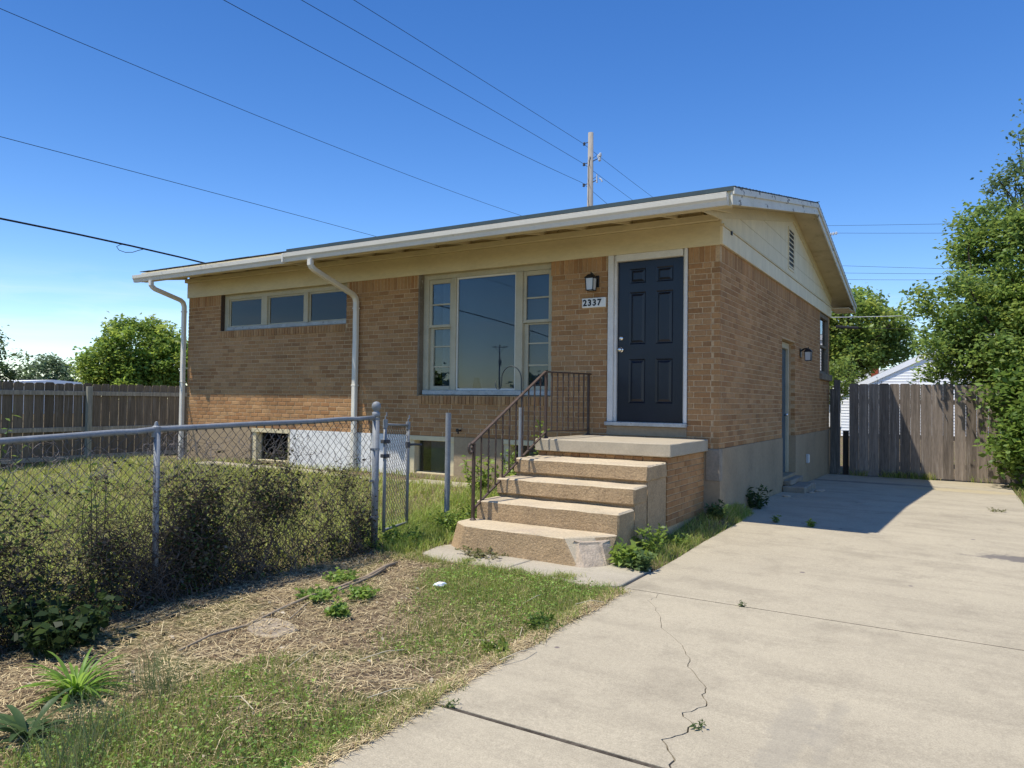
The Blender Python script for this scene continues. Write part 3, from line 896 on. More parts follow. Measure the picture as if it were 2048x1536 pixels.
# louvred vent
v0, v1, vz0, vz1 = 3.86, 4.28, 2.76, 3.38
b = MB()
b.box(0.017, 0.03, v0 - .035, v0, vz0 - .035, vz1 + .035); b.box(0.017, 0.03, v1, v1 + .035, vz0 - .035, vz1 + .035)
b.box(0.017, 0.03, v0 + .001, v1 - .001, vz0 - .035, vz0); b.box(0.017, 0.03, v0 + .001, v1 - .001, vz1, vz1 + .035)
vent = b.build('gable_vent', M['gable'], house)
b = MB(); b.box(0.0165, 0.0175, v0, v1, vz0, vz1); b.build('vent_screen', M['blackp'], vent)
for k in range(8):
    z = vz0 + 0.012 + k * (vz1 - vz0) / 8
    b = MB(); b.hull8([(0.018, v0 + .002, z + .03), (0.030, v0 + .002, z), (0.030, v1 - .002, z), (0.018, v1 - .002, z + .03)],
                      [(0.018, v0 + .002, z + .036), (0.032, v0 + .002, z + .008), (0.032, v1 - .002, z + .008), (0.018, v1 - .002, z + .036)])
    b.build('slat', M['gable'], vent)
for (y, z) in ((0.3, 2.58),):
    b = MB(); b.box(0.036, 0.05, y, y + 0.05, z - .02, z + .03); b.build('cable_clip', M['blackiron'], house)


# --- windows
def pane(x0, x1, y, z0, z1, parent, nm='pane'):
    b = MB(); b.box(x0, x1, y, y + 0.004, z0, z1); return b.build(nm, M['glass'], parent)


# high strip window
b = MB()
Y0, Y1 = 0.085, 0.17
b.box(-9.10, -8.99, Y0, Y1, 1.74, 2.41)
b.box(-6.02, -5.975, Y0, Y1, 1.74, 2.41)
b.box(-8.989, -6.021, Y0, Y1, 2.305, 2.41)
for (a, c) in ((-8.09, -7.94), (-7.03, -6.925)): b.box(a, c, Y0 - 0.012, Y1, 1.80, 2.304)
sw = b.build('strip_window', M['trim'], house, bevel=0.004)
b = MB(); b.box(-8.988, -6.022, Y0 - 0.035, Y1, 1.737, 1.795); b.build('sill', M['sillw'], sw, bevel=0.005)
for (a, c) in ((-8.988, -8.091), (-7.939, -7.031), (-6.924, -6.021)):
    b = MB()
    b.box(a, a + .03, Y0 + .02, Y0 + .05, 1.796, 2.304); b.box(c - .03, c, Y0 + .02, Y0 + .05, 1.796, 2.304)
    b.box(a + .0305, c - .0305, Y0 + .02, Y0 + .05, 1.796, 1.825); b.box(a + .0305, c - .0305, Y0 + .02, Y0 + .05, 2.275, 2.304)
    b.build('sash', M['trim'], sw, bevel=0.002)
    pane(a + .031, c - .031, Y0 + .034, 1.826, 2.274, sw)
b = MB(); b.box(-8.80, -6.0, 0.235, 0.24, 1.75, 2.38); b.build('blind', M['curtain'], sw)
for k in range(6):
    b = MB(); b.box(-8.36 + k * .012, -7.50 - k * .02, 0.19, 0.20, 1.83 + k * .024, 1.84 + k * .024); b.build('blind_slat', M['plaque'], sw)
b = MB(); b.box(-9.109, -9.101, 0.012, 0.2, 1.737, 2.395); b.build('reveal', M['rust'], sw)

# picture window with two sash sidelights
b = MB()
b.box(-4.465, -4.37, Y0, Y1, 0.672, 2.41)
b.box(-2.29, -2.245, Y0, Y1, 0.672, 2.41)
b.box(-4.369, -2.291, Y0, Y1, 2.315, 2.41)
b.box(-3.94, -3.862, Y0 - 0.01, Y1, 0.672, 2.314)
b.box(-2.845, -2.735, Y0 - 0.01, Y1, 0.672, 2.314)
pw = b.build('picture_window', M['trim'], house, bevel=0.004)
b = MB(); b.box(-4.44, -2.247, Y0 - 0.045, Y1, 0.604, 0.671); b.build('sill', M['sillw'], pw, bevel=0.006)
# centre light
b = MB(); a, c = -3.861, -2.846
b.box(a, a + .022, Y0 + .01, Y0 + .04, 0.674, 2.313); b.box(c - .022, c, Y0 + .01, Y0 + .04, 0.674, 2.313)
b.box(a + .0225, c - .0225, Y0 + .01, Y0 + .04, 0.674, 0.70); b.box(a + .0225, c - .0225, Y0 + .01, Y0 + .04, 2.287, 2.313)
b.build('sash', M['gutter'], pw, bevel=0.002, label='slim pale metal frame of the big centre light')
pane(a + .023, c - .023, Y0 + .024, 0.701, 2.286, pw)
for (a, c) in ((-4.368, -3.941), (-2.734, -2.291)):
    # upper sash (outer), lower sash (inner)
    b = MB(); y = Y0 + .012
    s = 0.045
    b.box(a, a + s, y, y + .03, 1.60, 2.312); b.box(c - s, c, y, y + .03, 1.60, 2.312)
    b.box(a + s + .0005, c - s - .0005, y, y + .03, 2.25, 2.312); b.box(a + s + .0005, c - s - .0005, y, y + .03, 1.60, 1.64)
    us = b.build('upper_sash', M['trim'], pw, bevel=0.003)
    b = MB(); b.box(a + s + .001, c - s - .001, y + .004, y + .022, 1.93, 1.95); b.build('muntin', M['trim'], us)
    pane(a + s + .001, c - s - .001, y + .023, 1.641, 2.249, us)
    b = MB(); y = Y0 + .046; s = 0.062
    b.box(a, a + s, y, y + .03, 0.674, 1.598); b.box(c - s, c, y, y + .03, 0.674, 1.598)
    b.box(a + s + .0005, c - s - .0005, y, y + .03, 0.674, 0.735); b.box(a + s + .0005, c - s - .0005, y, y + .03, 1.575, 1.598)
    ls = b.build('lower_sash', M['trim'], pw, bevel=0.003)
    for z in (1.01, 1.31):
        b = MB(); b.box(a + s + .001, c - s - .001, y + .004, y + .022, z, z + .018); b.build('muntin', M['trim'], ls)
    pane(a + s + .001, c - s - .001, y + .023, 0.736, 1.574, ls)
b = MB(); b.box(-4.22, -2.27, 0.24, 0.245, 0.62, 2.38); b.build('blind', M['sheer'], pw)
b = MB(); b.hull8([(-3.66, .225, .68), (-3.50, .225, .68), (-3.50, .238, .68), (-3.66, .238, .68)], [(-3.63, .225, .86), (-3.55, .225, .86), (-3.55, .238, .86), (-3.63, .238, .86)])
b.build('lamp_shade', M['dark'], pw)
b = MB(); b.box(-4.469, -4.4655, 0.0, 0.2, 0.61, 2.395); b.build('reveal', M['brownw'], pw)
b = MB(); b.box(-4.50, -4.471, -0.004, 0.004, 0.58, 2.385); b.build('old_caulk', M['brownw'], pw)
# dark room behind
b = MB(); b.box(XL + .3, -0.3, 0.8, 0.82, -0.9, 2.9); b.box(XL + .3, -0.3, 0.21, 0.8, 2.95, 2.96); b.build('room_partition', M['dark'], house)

# front door
b = MB()
b.box(-1.42, -1.345, -0.018, 0.06, 0.286, 2.385); b.box(-1.344, -1.312, 0.012, 0.12, 0.286, 2.385)
b.box(-0.427, -0.39, -0.018, 0.06, 0.286, 2.385); b.box(-0.445, -0.428, 0.012, 0.12, 0.286, 2.385)
b.box(-1.3115, -0.4455, -0.016, 0.12, 2.302, 2.384)
df = b.build('door_frame', M['whitew'], house, bevel=0.005)
b = MB(); b.box(-1.44, -0.385, -0.05, 0.15, 0.236, 0.284); b.build('threshold', M['sillw'], df, bevel=0.006)
b = MB()
XD0, XD1, ZD0, ZD1, YD = -1.309, -0.447, 0.287, 2.299, 0.055
cols = [(-1.157, -0.94), (-0.806, -0.588)]
rows = [(0.52, 1.07), (1.255, 1.91), (2.02, 2.205)]
xs = [XD0] + [v for c_ in cols for v in c_] + [XD1]
zs = [ZD0] + [v for r_ in rows for v in r_] + [ZD1]
for i in range(5):
    for j in range(7):
        if i % 2 == 1 and j % 2 == 1: continue
        b.box(xs[i], xs[i + 1], YD, YD + 0.04, zs[j], zs[j + 1])
fd = b.build('front_door', M['door'], house)
for (a, c) in cols:
    for (e, f_) in rows:
        b = MB(); t = 0.03
        b.hull8([(a, YD + .004, e), (c, YD + .004, e), (c, YD + .004, f_), (a, YD + .004, f_)][::-1],
                [(a + .014, YD + .02, e + .014), (c - .014, YD + .02, e + .014), (c - .014, YD + .02, f_ - .014), (a + .014, YD + .02, f_ - .014)][::-1])
        b.v = []; b.f = []; b.t = []; b.m = []
        ring = lambda ins, y: [(a + ins, y, e + ins), (c - ins, y, e + ins), (c - ins, y, f_ - ins), (a + ins, y, f_ - ins)]
        r = ring(0, YD + .001) + ring(.016, YD + .017) + ring(.024, YD + .017) + ring(.05, YD + .004)
        fc = []
        for lv in range(3):
            for k in range(4):
                k2 = (k + 1) % 4
                fc.append((lv * 4 + k, lv * 4 + k2, lv * 4 + 4 + k2, lv * 4 + 4 + k))
        fc.append((12, 13, 14, 15))
        b.add(r, fc)
        b.build('door_panel', M['door'], fd)
b = MB(); b.lathe((-1.262, YD, 1.19), [(0.001, -0.066), (0.019, -0.064), (0.027, -0.05), (0.026, -0.036), (0.013, -0.022), (0.013, -0.012), (0.032, -0.010), (0.034, -0.001)], 16, ax='y')
b.build('door_knob', M['chrome'], fd, smooth=True)
b = MB(); b.lathe((-1.262, YD, 1.335), [(0.001, -0.024), (0.02, -0.024), (0.024, -0.016), (0.030, -0.012), (0.032, -0.001)], 16, ax='y')
b.build('deadbolt', M['chrome'], fd, smooth=True)
# brick sill course below the threshold is part of the wall; soft grey render at landing level
b = MB(); b.box(-1.425, -0.39, -0.006, 0.05, 0.115, 0.233); b.build('door_sill_block', M['found'], house, bevel=0.004)

# basement windows
for (a, c, lb) in ((-8.20, -7.20, 'left'), (-4.66, -3.80, 'mid'), (-2.98, -1.95, 'right')):
    b = MB(); y = 0.05
    b.box(a + .002, a + .11, y - .03, .18, -0.575, -0.075); b.box(c - .09, c - .002, y - .03, .18, -0.575, -0.075)
    b.box(a + .002, c - .002, y - .05, .18, -0.074, -0.004)
    b.box(a + .1105, c - .0905, y, .18, -0.575, -0.545)
    bw = b.build('basement_window', M['cream'], house, bevel=0.004)
    mid = (a + c) / 2
    b = MB(); b.box(a + .13, c - .11, .13, .134, -0.544, -0.08); b.build('pane', M['glass'], bw)
    b = MB(); b.box(a + .34, c - .11, .1352, .14, -0.54, -0.08); b.build('blind', M['sheer'], bw)
    b = MB(); b.box(a + .111, c - .091, .178, .181, -0.55, -0.06); b.build('backing_board', M['dark'], bw)

# side door and rear side window
b = MB()
b.box(-0.19, -0.10, 3.505, 3.56, -0.62, 1.56); b.box(-0.19, -0.10, 4.50, 4.555, -0.62, 1.56); b.box(-0.19, -0.10, 3.561, 4.499, 1.46, 1.56)
sdf = b.build('side_door_frame', M['trim'], house, bevel=0.004)
b = MB(); b.box(-0.2, 0.02, 3.505, 4.555, -0.70, -0.622); b.build('threshold', M['found'], sdf, bevel=0.01)
b = MB(); b.box(-0.175, -0.145, 3.562, 4.498, -0.62, 1.458)
sd = b.build('side_door', M['bluedoor'], house)
for (e, f_) in ((-0.45, 0.25), (0.35, 0.6), (0.72, 1.35)):
    b = MB(); b.box(-0.146, -0.138, 3.70, 4.36, e, f_); b.build('door_panel', M['bluedoor'], sd, bevel=0.005)
b = MB(); b.lathe((-0.145, 4.40, 0.35), [(0.02, 0.0), (0.02, 0.02), (0.028, 0.04), (0.02, 0.06), (0.001, 0.062)], 12, ax='x'); b.build('door_knob', M['chrome'], sd, smooth=True)
b = MB()
b.box(-0.12, -0.006, 7.125, 7.19, 1.165, 2.385); b.box(-0.12, -0.006, 8.15, 8.235, 1.165, 2.385)
b.box(-0.12, -0.006, 7.191, 8.149, 2.30, 2.385); b.box(-0.12, -0.03, 7.191, 8.149, 1.70, 1.75); b.box(-0.12, -0.03, 7.191, 8.149, 1.165, 1.22)
rw = b.build('side_window', M['brownw'], house, bevel=0.004)
pane(-0.09, -0.08, 7.192, 1.221, 2.299, rw) if False else None
b = MB(); b.box(-0.075, -0.07, 7.191, 8.149, 1.221, 1.699); b.build('pane', M['glass'], rw)
b = MB(); b.box(-0.065, -0.06, 7.191, 8.149, 1.751, 2.299); b.build('pane', M['glass'], rw)
b = MB(); b.box(-0.17, 0.055, 7.08, 8.40, 1.03, 1.16); b.build('stone_sill', M['brownw'], rw, bevel=0.008)
b = MB(); b.box(-0.3, -0.2, 7.0, 8.3, 1.1, 2.4); b.build('backing_board', M['dark'], rw)
# hose bib and outlet box
b = MB(); b.tube([(-3.69, 0.02, .095), (-3.69, -.07, .095)], .012, 8); b.tube([(-3.69, -.065, .10), (-3.69, -.065, .05)], .011, 8)
b.lathe((-3.69, -.085, .10), [(.026, -.006), (.028, 0), (.026, .006)], 10, ax='y'); b.build('hose_bib', M['blackiron'], house)
b = MB(); b.box(0.013, 0.06, 5.51, 5.60, -0.53, -0.37); ob = b.build('outlet_box', M['plastic'], house, bevel=0.008)
b = MB(); b.box(0.0605, 0.066, 5.52, 5.59, -0.52, -0.38); b.build('outlet_cover', M['plaque'], ob, bevel=0.002)


# wall lamps
def lantern(loc, out, label):
    """loc = wall point; out = unit vector from the wall"""
    t = thing('wall_lantern', label, 'wall lamp', loc, 'black wall lanterns')
    P = Vector(loc); O = Vector(out); S = Vector((-O.y, O.x, 0)); Z = Vector((0, 0, 1))
    at = lambda o_, s_, z_: P + O * o_ + S * s_ + Z * z_
    b = MB()
    def bx(o0, o1, s0, s1, z0, z1):
        b.hull8([at(o0, s0, z0), at(o1, s0, z0), at(o1, s1, z0), at(o0, s1, z0)], [at(o0, s0, z1), at(o1, s0, z1), at(o1, s1, z1), at(o0, s1, z1)])
    bx(0.0, 0.018, -0.055, 0.055, -0.075, 0.075); b.build('back_plate', M['blackiron'], t, bevel=0.006)
    b = MB(); b.tube([at(.015, 0, .04), at(.06, 0, .075), at(.11, 0, .085), at(.135, 0, .07)], .014, 8); b.build('arm', M['blackiron'], t)
    cx = 0.135; b = MB()
    b.hull8([at(cx - .068, -.068, .03), at(cx + .068, -.068, .03), at(cx + .068, .068, .03), at(cx - .068, .068, .03)],
            [at(cx - .03, -.03, .075), at(cx + .03, -.03, .075), at(cx + .03, .03, .075), at(cx - .03, .03, .075)])
    b.tube([at(cx, 0, .07), at(cx, 0, .11)], [.012, .006], 8)
    b.build('cap', M['blackiron'], t)
    b = MB()
    for (p, q) in ((-1, -1), (1, -1), (1, 1), (-1, 1)):
        b.tube([at(cx + p * .054, q * .054, .03), at(cx + p * .046, q * .046, -.13)], .006, 5)
    for z, k in ((.028, .054), (-.128, .046)):
        for (p, q, r_, s_) in ((-1, -1, 1, -1), (1, -1, 1, 1), (1, 1, -1, 1), (-1, 1, -1, -1)):
            b.tube([at(cx + p * k, q * k, z), at(cx + r_ * k, s_ * k, z)], .006, 5)
    b.build('cage', M['blackiron'], t)
    b = MB(); k1, k0 = .05, .042
    b.hull8([at(cx - k0, -k0, -.125), at(cx + k0, -k0, -.125), at(cx + k0, k0, -.125), at(cx - k0, k0, -.125)],
            [at(cx - k1, -k1, .026), at(cx + k1, -k1, .026), at(cx + k1, k1, .026), at(cx - k1, k1, .026)])
    b.build('glass', M['frost'], t)
    return t


lantern((-1.60, 0, 2.07), (0, -1, 0), 'black wall lantern beside the front door above the house number')
lantern((0, 5.0, 1.42), (1, 0, 0), 'black wall lantern on the shaded side wall beside the blue door')

# house number
pl = thing('house_number_plaque', 'white plaque with black number 2337 beside the front door', 'house number', (-1.61, 0, 1.745))
b = MB(); b.box(-1.775, -1.445, -0.035, 0.0, 1.737, 1.862); b.build('plate', M['plaque'], pl, bevel=0.006)
for i, ch in enumerate('2337'):
    cu = bpy.data.curves.new('numeral', 'FONT'); cu.body = ch; cu.size = 0.112; cu.extrude = 0.002; cu.align_x = 'CENTER'; cu.offset = 0.0034
    to = bpy.data.objects.new('tmp', cu); COL.objects.link(to)
    bpy.context.view_layer.update()
    me = bpy.data.meshes.new_from_object(to.evaluated_get(bpy.context.evaluated_depsgraph_get()))
    bpy.data.objects.remove(to)
    me.materials.clear(); me.materials.append(M['blackp'])
    o = bpy.data.objects.new('numeral', me); COL.objects.link(o); o.parent = pl
    o.rotation_euler = (math.pi / 2, 0, 0)
    o.location = (-1.731 + i * 0.067 + 1.61, -0.0375, 1.763 - 1.745)

# ------------------------------------------------------------------ steps
st = thing('porch_steps', 'concrete front steps with a brick base and a grey landing slab', 'steps', (-0.9, -1.6, -0.83))
SX0, SX1 = -1.70, -0.17


def rough_block(poly_lo, poly_hi, name, mat, amt=0.006, cuts=10, bevel=0.012, parent=None, label=None):
    b = MB(); b.prism(poly_lo, poly_hi)
    o = b.build(name, mat, parent, bevel=bevel, label=label)
    bm = bmesh.new(); bm.from_mesh(o.data)
    bmesh.ops.triangulate(bm, faces=[f for f in bm.faces if len(f.verts) > 4])
    long = [e for e in bm.edges if e.calc_length() > 0.5]
    bmesh.ops.subdivide_edges(bm, edges=long, cuts=cuts, use_grid_fill=True)
    for v in bm.verts:
        if len(v.link_edges) < 99: v.co += Vector((random.uniform(-amt, amt), random.uniform(-amt, amt), random.uniform(-amt, amt) * 0.5))
    bm.normal_update()
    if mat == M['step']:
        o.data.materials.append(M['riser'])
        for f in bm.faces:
            if f.normal.z < 0.4: f.material_index = 1  # faces not turned upward take the darker brown material
    bm.to_mesh(o.data); bm.free()
    return o


def boxpoly(x0, x1, y0, y1, z0, z1):
    return [(x0, y0, z0), (x1, y0, z0), (x1, y1, z0), (x0, y1, z0)], [(x0, y0, z1), (x1, y0, z1), (x1, y1, z1), (x0, y1, z1)]


rough_block(*boxpoly(SX0 - 0.02, SX1 + 0.045, -1.31, -0.013, -0.028, 0.107), 'landing', M['landing'], 0.003, 8, 0.008, st)
# four poured treads
STEPS = [(-1.80, -0.082, -1.262), (-2.135, -0.265, -1.803), (-2.50, -0.455, -2.138)]
for i, (yf, zt, yb) in enumerate(STEPS):
    zb = [-0.25, -0.44, -0.90][i]
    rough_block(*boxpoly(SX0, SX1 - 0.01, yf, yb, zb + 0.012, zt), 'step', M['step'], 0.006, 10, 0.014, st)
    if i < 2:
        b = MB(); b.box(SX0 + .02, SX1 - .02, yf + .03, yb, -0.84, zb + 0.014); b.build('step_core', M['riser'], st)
# bottom step with its right front corner broken away
zb, zt = -0.90, -0.635
lo = [(-1.80, -2.80, zb), (-1.62, -2.92, zb), (-0.36, -2.93, zb), (-0.20, -2.70, zb), (-0.18, -2.51, zb), (-1.78, -2.51, zb)]
hi = [(-1.74, -2.76, zt), (-1.56, -2.90, zt), (-0.52, -2.91, zt), (-0.32, -2.70, zt), (-0.18, -2.60, zt), (-1.74, -2.51, zt)]
hi = [hi[0], hi[1], hi[2], hi[3], (-0.18, -2.51, zt), hi[5]]
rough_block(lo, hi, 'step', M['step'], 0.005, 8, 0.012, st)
lo = [(-0.44, -2.935, zb), (-0.30, -2.945, zb), (-0.15, -2.76, zb), (-0.15, -2.52, zb), (-0.30, -2.56, zb)]
hi = [(-0.46, -2.86, zt - .03), (-0.40, -2.84, zt - .05), (-0.26, -2.70, zt - .05), (-0.20, -2.53, zt - .03), (-0.32, -2.56, zt - .012)]
rough_block(lo, hi, 'cement_patch', M['chip'], 0.014, 3, 0.01, st, 'white patched and broken corner of the bottom step')
# brick base under the landing
b = MB(); b.box(SX0 + .01, SX1 - 0.012, -1.25, -0.013, -0.84, -0.030); bb = b.build('brick_base', M['mortar'], st)
fb = BrickField((SX1 - 0.002, 0, 0), (0, 1, 0), (1, 0, 0)); fb.courses(-1.255, -0.02, -0.03 - 11 * 0.0655, 11, [], course=0.0655)
fb2 = BrickField((0, -1.262, 0), (1, 0, 0), (0, -1, 0)); fb2.soldiers(SX0, SX1, -0.10, -0.028, [], pitch=0.105)
emit_bricks([(fb, bb), (fb2, bb)], 120)

# railing
RX = -1.655
rl = thing('stair_railing', 'rusty brown iron railing with twisted balusters along the front steps', 'railing', (RX, -2.62, -0.635))


def bar(b, p, q, wx, wy=None):
    """square bar from p to q"""
    p = Vector(p); q = Vector(q); d = (q - p).normalized(); wy = wy or wx
    a = Vector((1, 0, 0)); c = d.cross(a).normalized()
    ring = lambda o_: [o_ - a * wx - c * wy, o_ + a * wx - c * wy, o_ + a * wx + c * wy, o_ - a * wx + c * wy]
    b.hull8(ring(p), ring(q))


P0t, P1t, P2t = (RX, -2.66, 0.105), (RX, -1.20, 0.868), (RX, -0.03, 0.885)
P0b, P1b, P2b = (RX, -2.62, -0.53), (RX, -1.16, 0.19), (RX, -0.04, 0.17)
b = MB(); bar(b, P0t, P1t, 0.017, 0.009)
# lamb's-tongue scroll at the foot of the rail
sc_pts = []
for k in range(15):
    a = math.pi * 0.62 + k / 14 * math.pi * 1.75
    r = 0.055 - 0.0022 * k
    sc_pts.append((RX, -2.668 + r * math.cos(a) * 0.8 + 0.0, 0.058 + r * math.sin(a)))
b.tube(sc_pts, 0.0135, 6)
b.build('handrail', M['rust'], rl, bevel=0.003)
b = MB(); bar(b, P1t, P2t, 0.017, 0.009); b.tube([(RX, -0.05, .884), (RX, 0.0, .884)], 0.012, 6); b.build('handrail', M['rust'], rl, bevel=0.003)
b = MB(); bar(b, P0b, P1b, 0.012, 0.007); b.build('bottom_rail', M['rust'], rl)
b = MB(); bar(b, P1b, P2b, 0.012, 0.007); b.build('bottom_rail', M['rust'], rl)
for (y, z0, z1) in ((-2.62, -0.64, 0.11), (-1.18, 0.105, 0.868), (-0.06, 0.105, 0.884)):
    b = MB(); bar(b, (RX, y, z0), (RX, y, z1), 0.013)
    b.lathe((RX, y, z0 + 0.001), [(0.034, 0), (0.034, 0.008), (0.016, 0.03)], 8)
    b.build('post', M['rust'], rl)


def rail_z(y, hi_):
    if y < -1.18:
        A, B = (P0t, P1t) if hi_ else (P0b, P1b)
    else:
        A, B = (P1t, P2t) if hi_ else (P1b, P2b)
    return A[2] + (B[2] - A[2]) * (y - A[1]) / (B[1] - A[1])


bals = [-2.62 + (i + 1) * 1.44 / 11 for i in range(10)] + [-1.18 + (i + 1) * 1.12 / 8 for i in range(7)]
for i, y in enumerate(bals):
    b = MB(); z0, z1 = rail_z(y, 0), rail_z(y, 1) - 0.005
    n = 30 if i % 2 else 10
    vs_ = []
    for k in range(n + 1):
        t = k / n
        tw = 0
        if i % 2: tw = (min(max((t - 0.12) / 0.76, 0), 1)) * math.pi * 5
        elif 0.3 < t < 0.7: tw = (t - 0.3) / 0.4 * math.pi
        elif t >= 0.7: tw = math.pi
        for j in range(4):
            an = tw + math.pi / 4 + j * math.pi / 2
            vs_.append((RX + 0.0095 * math.cos(an), y + 0.0095 * math.sin(an), z0 + (z1 - z0) * t))
    fc = [(k * 4 + j, k * 4 + (j + 1) % 4, (k + 1) * 4 + (j + 1) % 4, (k + 1) * 4 + j) for k in range(n) for j in range(4)]
    b.add(vs_, fc); b.build('baluster', M['rust'], rl)

# ------------------------------------------------------------------ chain-link fence along the yard
FX = -2.40
cf = thing('chain_link_fence', 'galvanised chain link fence overgrown with dry vines beside the lawn', 'fence', (FX, -3.2, -0.86))


def rail_h(y): return np.interp(y, [-11.5, -6.42, -5.48, -3.2], [0.12, 0.252, 0.297, 0.352])


b = MB()
ys = [-11.4, -9, -7.6, -6.9, -6.1, -5.75, -5.6, -5.45, -4.6, -4.0, -3.72, -3.6, -3.45, -3.2]
b.tube([(FX, y, float(rail_h(y)) + (0.003 if i % 3 else -0.003)) for i, y in enumerate(ys)], 0.021, 10)
b.build('top_rail', M['galv'], cf, smooth=True)
for y in (-7.9, -10.3, -5.45):
    g_ = float(ground_z(FX, y)); h_ = float(rail_h(y))
    b = MB(); b.tube([(FX + 0.03, y, g_ - 0.1), (FX + 0.012, y, h_ - 0.02)], 0.022, 10); o = b.build('line_post', M['galv'], cf, smooth=True)
    b = MB(); b.lathe((FX, y, h_ - .03), [(.03, -.02), (.03, .05), (.016, .06), (.010, .085), (.001, .09)], 10); b.build('post_cap', M['galv'], o)
b = MB(); g_ = float(ground_z(FX, -3.2))
b.tube([(FX, -3.2, g_ - .1), (FX, -3.2, 0.395)], 0.034, 14)
ep = b.build('end_post', M['galv'], cf, smooth=True)
b = MB(); b.lathe((FX, -3.2, 0.385), [(.038, -.03), (.038, .02), (.022, .026), (.03, .036), (.042, .058), (.045, .078), (.040, .10), (.024, .118), (.001, .124)], 16); b.build('ball_cap', M['galv'], ep, smooth=True)
for z in (0.34, 0.05, -0.25, -0.6):
    b = MB(); b.lathe((FX, -3.2, z), [(.0375, -.011), (.0375, .011)], 14); b.box(FX - .006, FX + .006, -3.2 - .075, -3.2 - .03, z - .011, z + .011); b.build('tension_band', M['galv'], ep)


def chain_mesh(p0, p1, z0f, z1f, pitch, name, parent, r=0.0024):
    """woven diamond wire between two ground points"""
    p0 = Vector(p0); p1 = Vector(p1); Lh = (p1 - p0).length; d = (p1 - p0).normalized(); nrm = Vector((-d.y, d.x, 0))
    b = MB()
    n = int(Lh / pitch) + 1
    hp = pitch * 1.05
    for i in range(n):
        u0 = i * pitch
        pts = []
        k = 0
        zlo, zhi = z0f(min(u0, Lh)), z1f(min(u0, Lh))
        z = zhi
        while z > zlo:
            u = u0 + (0 if (k + i) % 2 == 0 else pitch * 1.03)
            if 0 <= u <= Lh:
                jig = random.uniform(-0.003, 0.003)
                q = p0 + d * (u + jig) + nrm * (0.004 if k % 2 else -0.004)
                pts.append((q.x, q.y, z + random.uniform(-.002, .002)))
            k += 1; z -= hp
        if len(pts) > 2:
            q0 = Vector(pts[0])
            knuckle = [(q0.x - d.x * .012, q0.y - d.y * .012, q0.z + .004), (q0.x - d.x * .004, q0.y - d.y * .004, q0.z + 0.018)]
            b.tube(knuckle + pts, r, 4, caps=False)
    return b.build(name, M['wire'], parent, kind='stuff')


chain_mesh((FX + .02, -11.3, 0), (FX + .02, -3.26, 0), lambda u: float(ground_z(FX, -11.3 + u)) + 0.02, lambda u: float(rail_h(-11.3 + u)) - 0.03, 0.038, 'wire_mesh', cf)

# open gate, sagging
gt = thing('chain_link_gate', 'narrow chain link gate swung open next to the ball capped post', 'gate', (-2.42, -3.10, -0.84))
GA, GB = Vector((-2.38, -3.09, 0)), Vector((-2.60, -2.48, 0))
gz0, gz1 = -0.76, 0.285
b = MB()
b.tube([(GA.x, GA.y, gz0), (GA.x, GA.y, gz1 + .03)], .017, 10)
b.tube([(GB.x, GB.y, gz0 - .03), (GB.x, GB.y, gz1 - .01)], .017, 10)
b.tube([(GA.x, GA.y, gz1), (GB.x, GB.y, gz1 - .03)], .013, 8); b.tube([(GA.x, GA.y, gz0 + .02), (GB.x, GB.y, gz0 - .01)], .013, 8)
b.build('gate_frame', M['galv'], gt, smooth=True)
for P_, z in ((GA, gz1 + .03), (GB, gz1 - .01)):
    b = MB(); b.tube([(P_.x, P_.y, z - .06), (P_.x, P_.y, z + .02)], .024, 10); b.tube([(P_.x, P_.y, z), (P_.x, P_.y, z + .05), (P_.x + .015, P_.y, z + .055), (P_.x + .015, P_.y, z + .09)], .008, 6)
    b.build('corner_fitting', M['galv'], gt)
for z in (0.12, -0.02):
    b = MB(); b.box(GA.x - .035, GA.x + .04, GA.y - .03, GA.y + .03, z - .018, z + .018); b.build('hinge', M['steel_dark'], gt, bevel=0.004)
b = MB(); b.tube([(GB.x, GB.y, .05), (GB.x + .05, GB.y + .06, .055), (GB.x + .10, GB.y + .11, .05)], [.014, .012, .012], 8); b.lathe((GB.x, GB.y, .05), [(.024, -.03), (.024, .03)], 10); b.build('latch', M['steel_dark'], gt)
chain_mesh(GA, GB, lambda u: gz0 + .02, lambda u: gz1 - .02, 0.031, 'wire_mesh', gt)

# bare posts
lp = MB(); lp.tube([(-2.31, -2.165, -0.95), (-2.31, -2.16, 0.392)], 0.030, 14)
lp.tube([(-2.31, -2.16, 0.389), (-2.31, -2.16, 0.3925)], 0.022, 14, mi=1)
o = lp.build('gate_post', [M['galv'], M['dark']], loc=(-2.31, -2.165, -0.8), smooth=False)
tag(o, 'bare galvanised gate post standing alone in the weeds', 'post')
lp = MB(); lp.tube([(-2.27, -0.70, -0.75), (-2.27, -0.70, 0.447)], 0.031, 14)
o = lp.build('pipe_post', M['galv'], loc=(-2.27, -0.70, -0.65)); tag(o, 'pale pipe post behind the stair railing with a hook stuck in it', 'post')
b = MB()
hp_ = [(-2.27, -0.70, 0.2), (-2.27, -0.70, 0.5), (-2.275, -0.70, 0.75)]
for k in range(13):
    a = k / 12 * math.pi
    hp_.append((-2.42 + 0.145 * math.cos(a), -0.70, 0.80 + 0.165 * math.sin(a) + 0.0 * k))
hp_ += [(-2.57, -.70, .74)]
for k in range(8):
    a = -k / 7 * math.pi * 1.0
    hp_.append((-2.612 + 0.042 * math.cos(a), -.70, .72 + 0.045 * math.sin(a)))
hp_ += [(-2.656, -.70, .78)]
b.tube(hp_, 0.007, 8)
o = b.build('shepherd_hook', M['hookm'], loc=(-2.27, -0.70, 0.2), smooth=True); tag(o, 'dark curved plant hanger hook rising above the stair railing', 'hook')


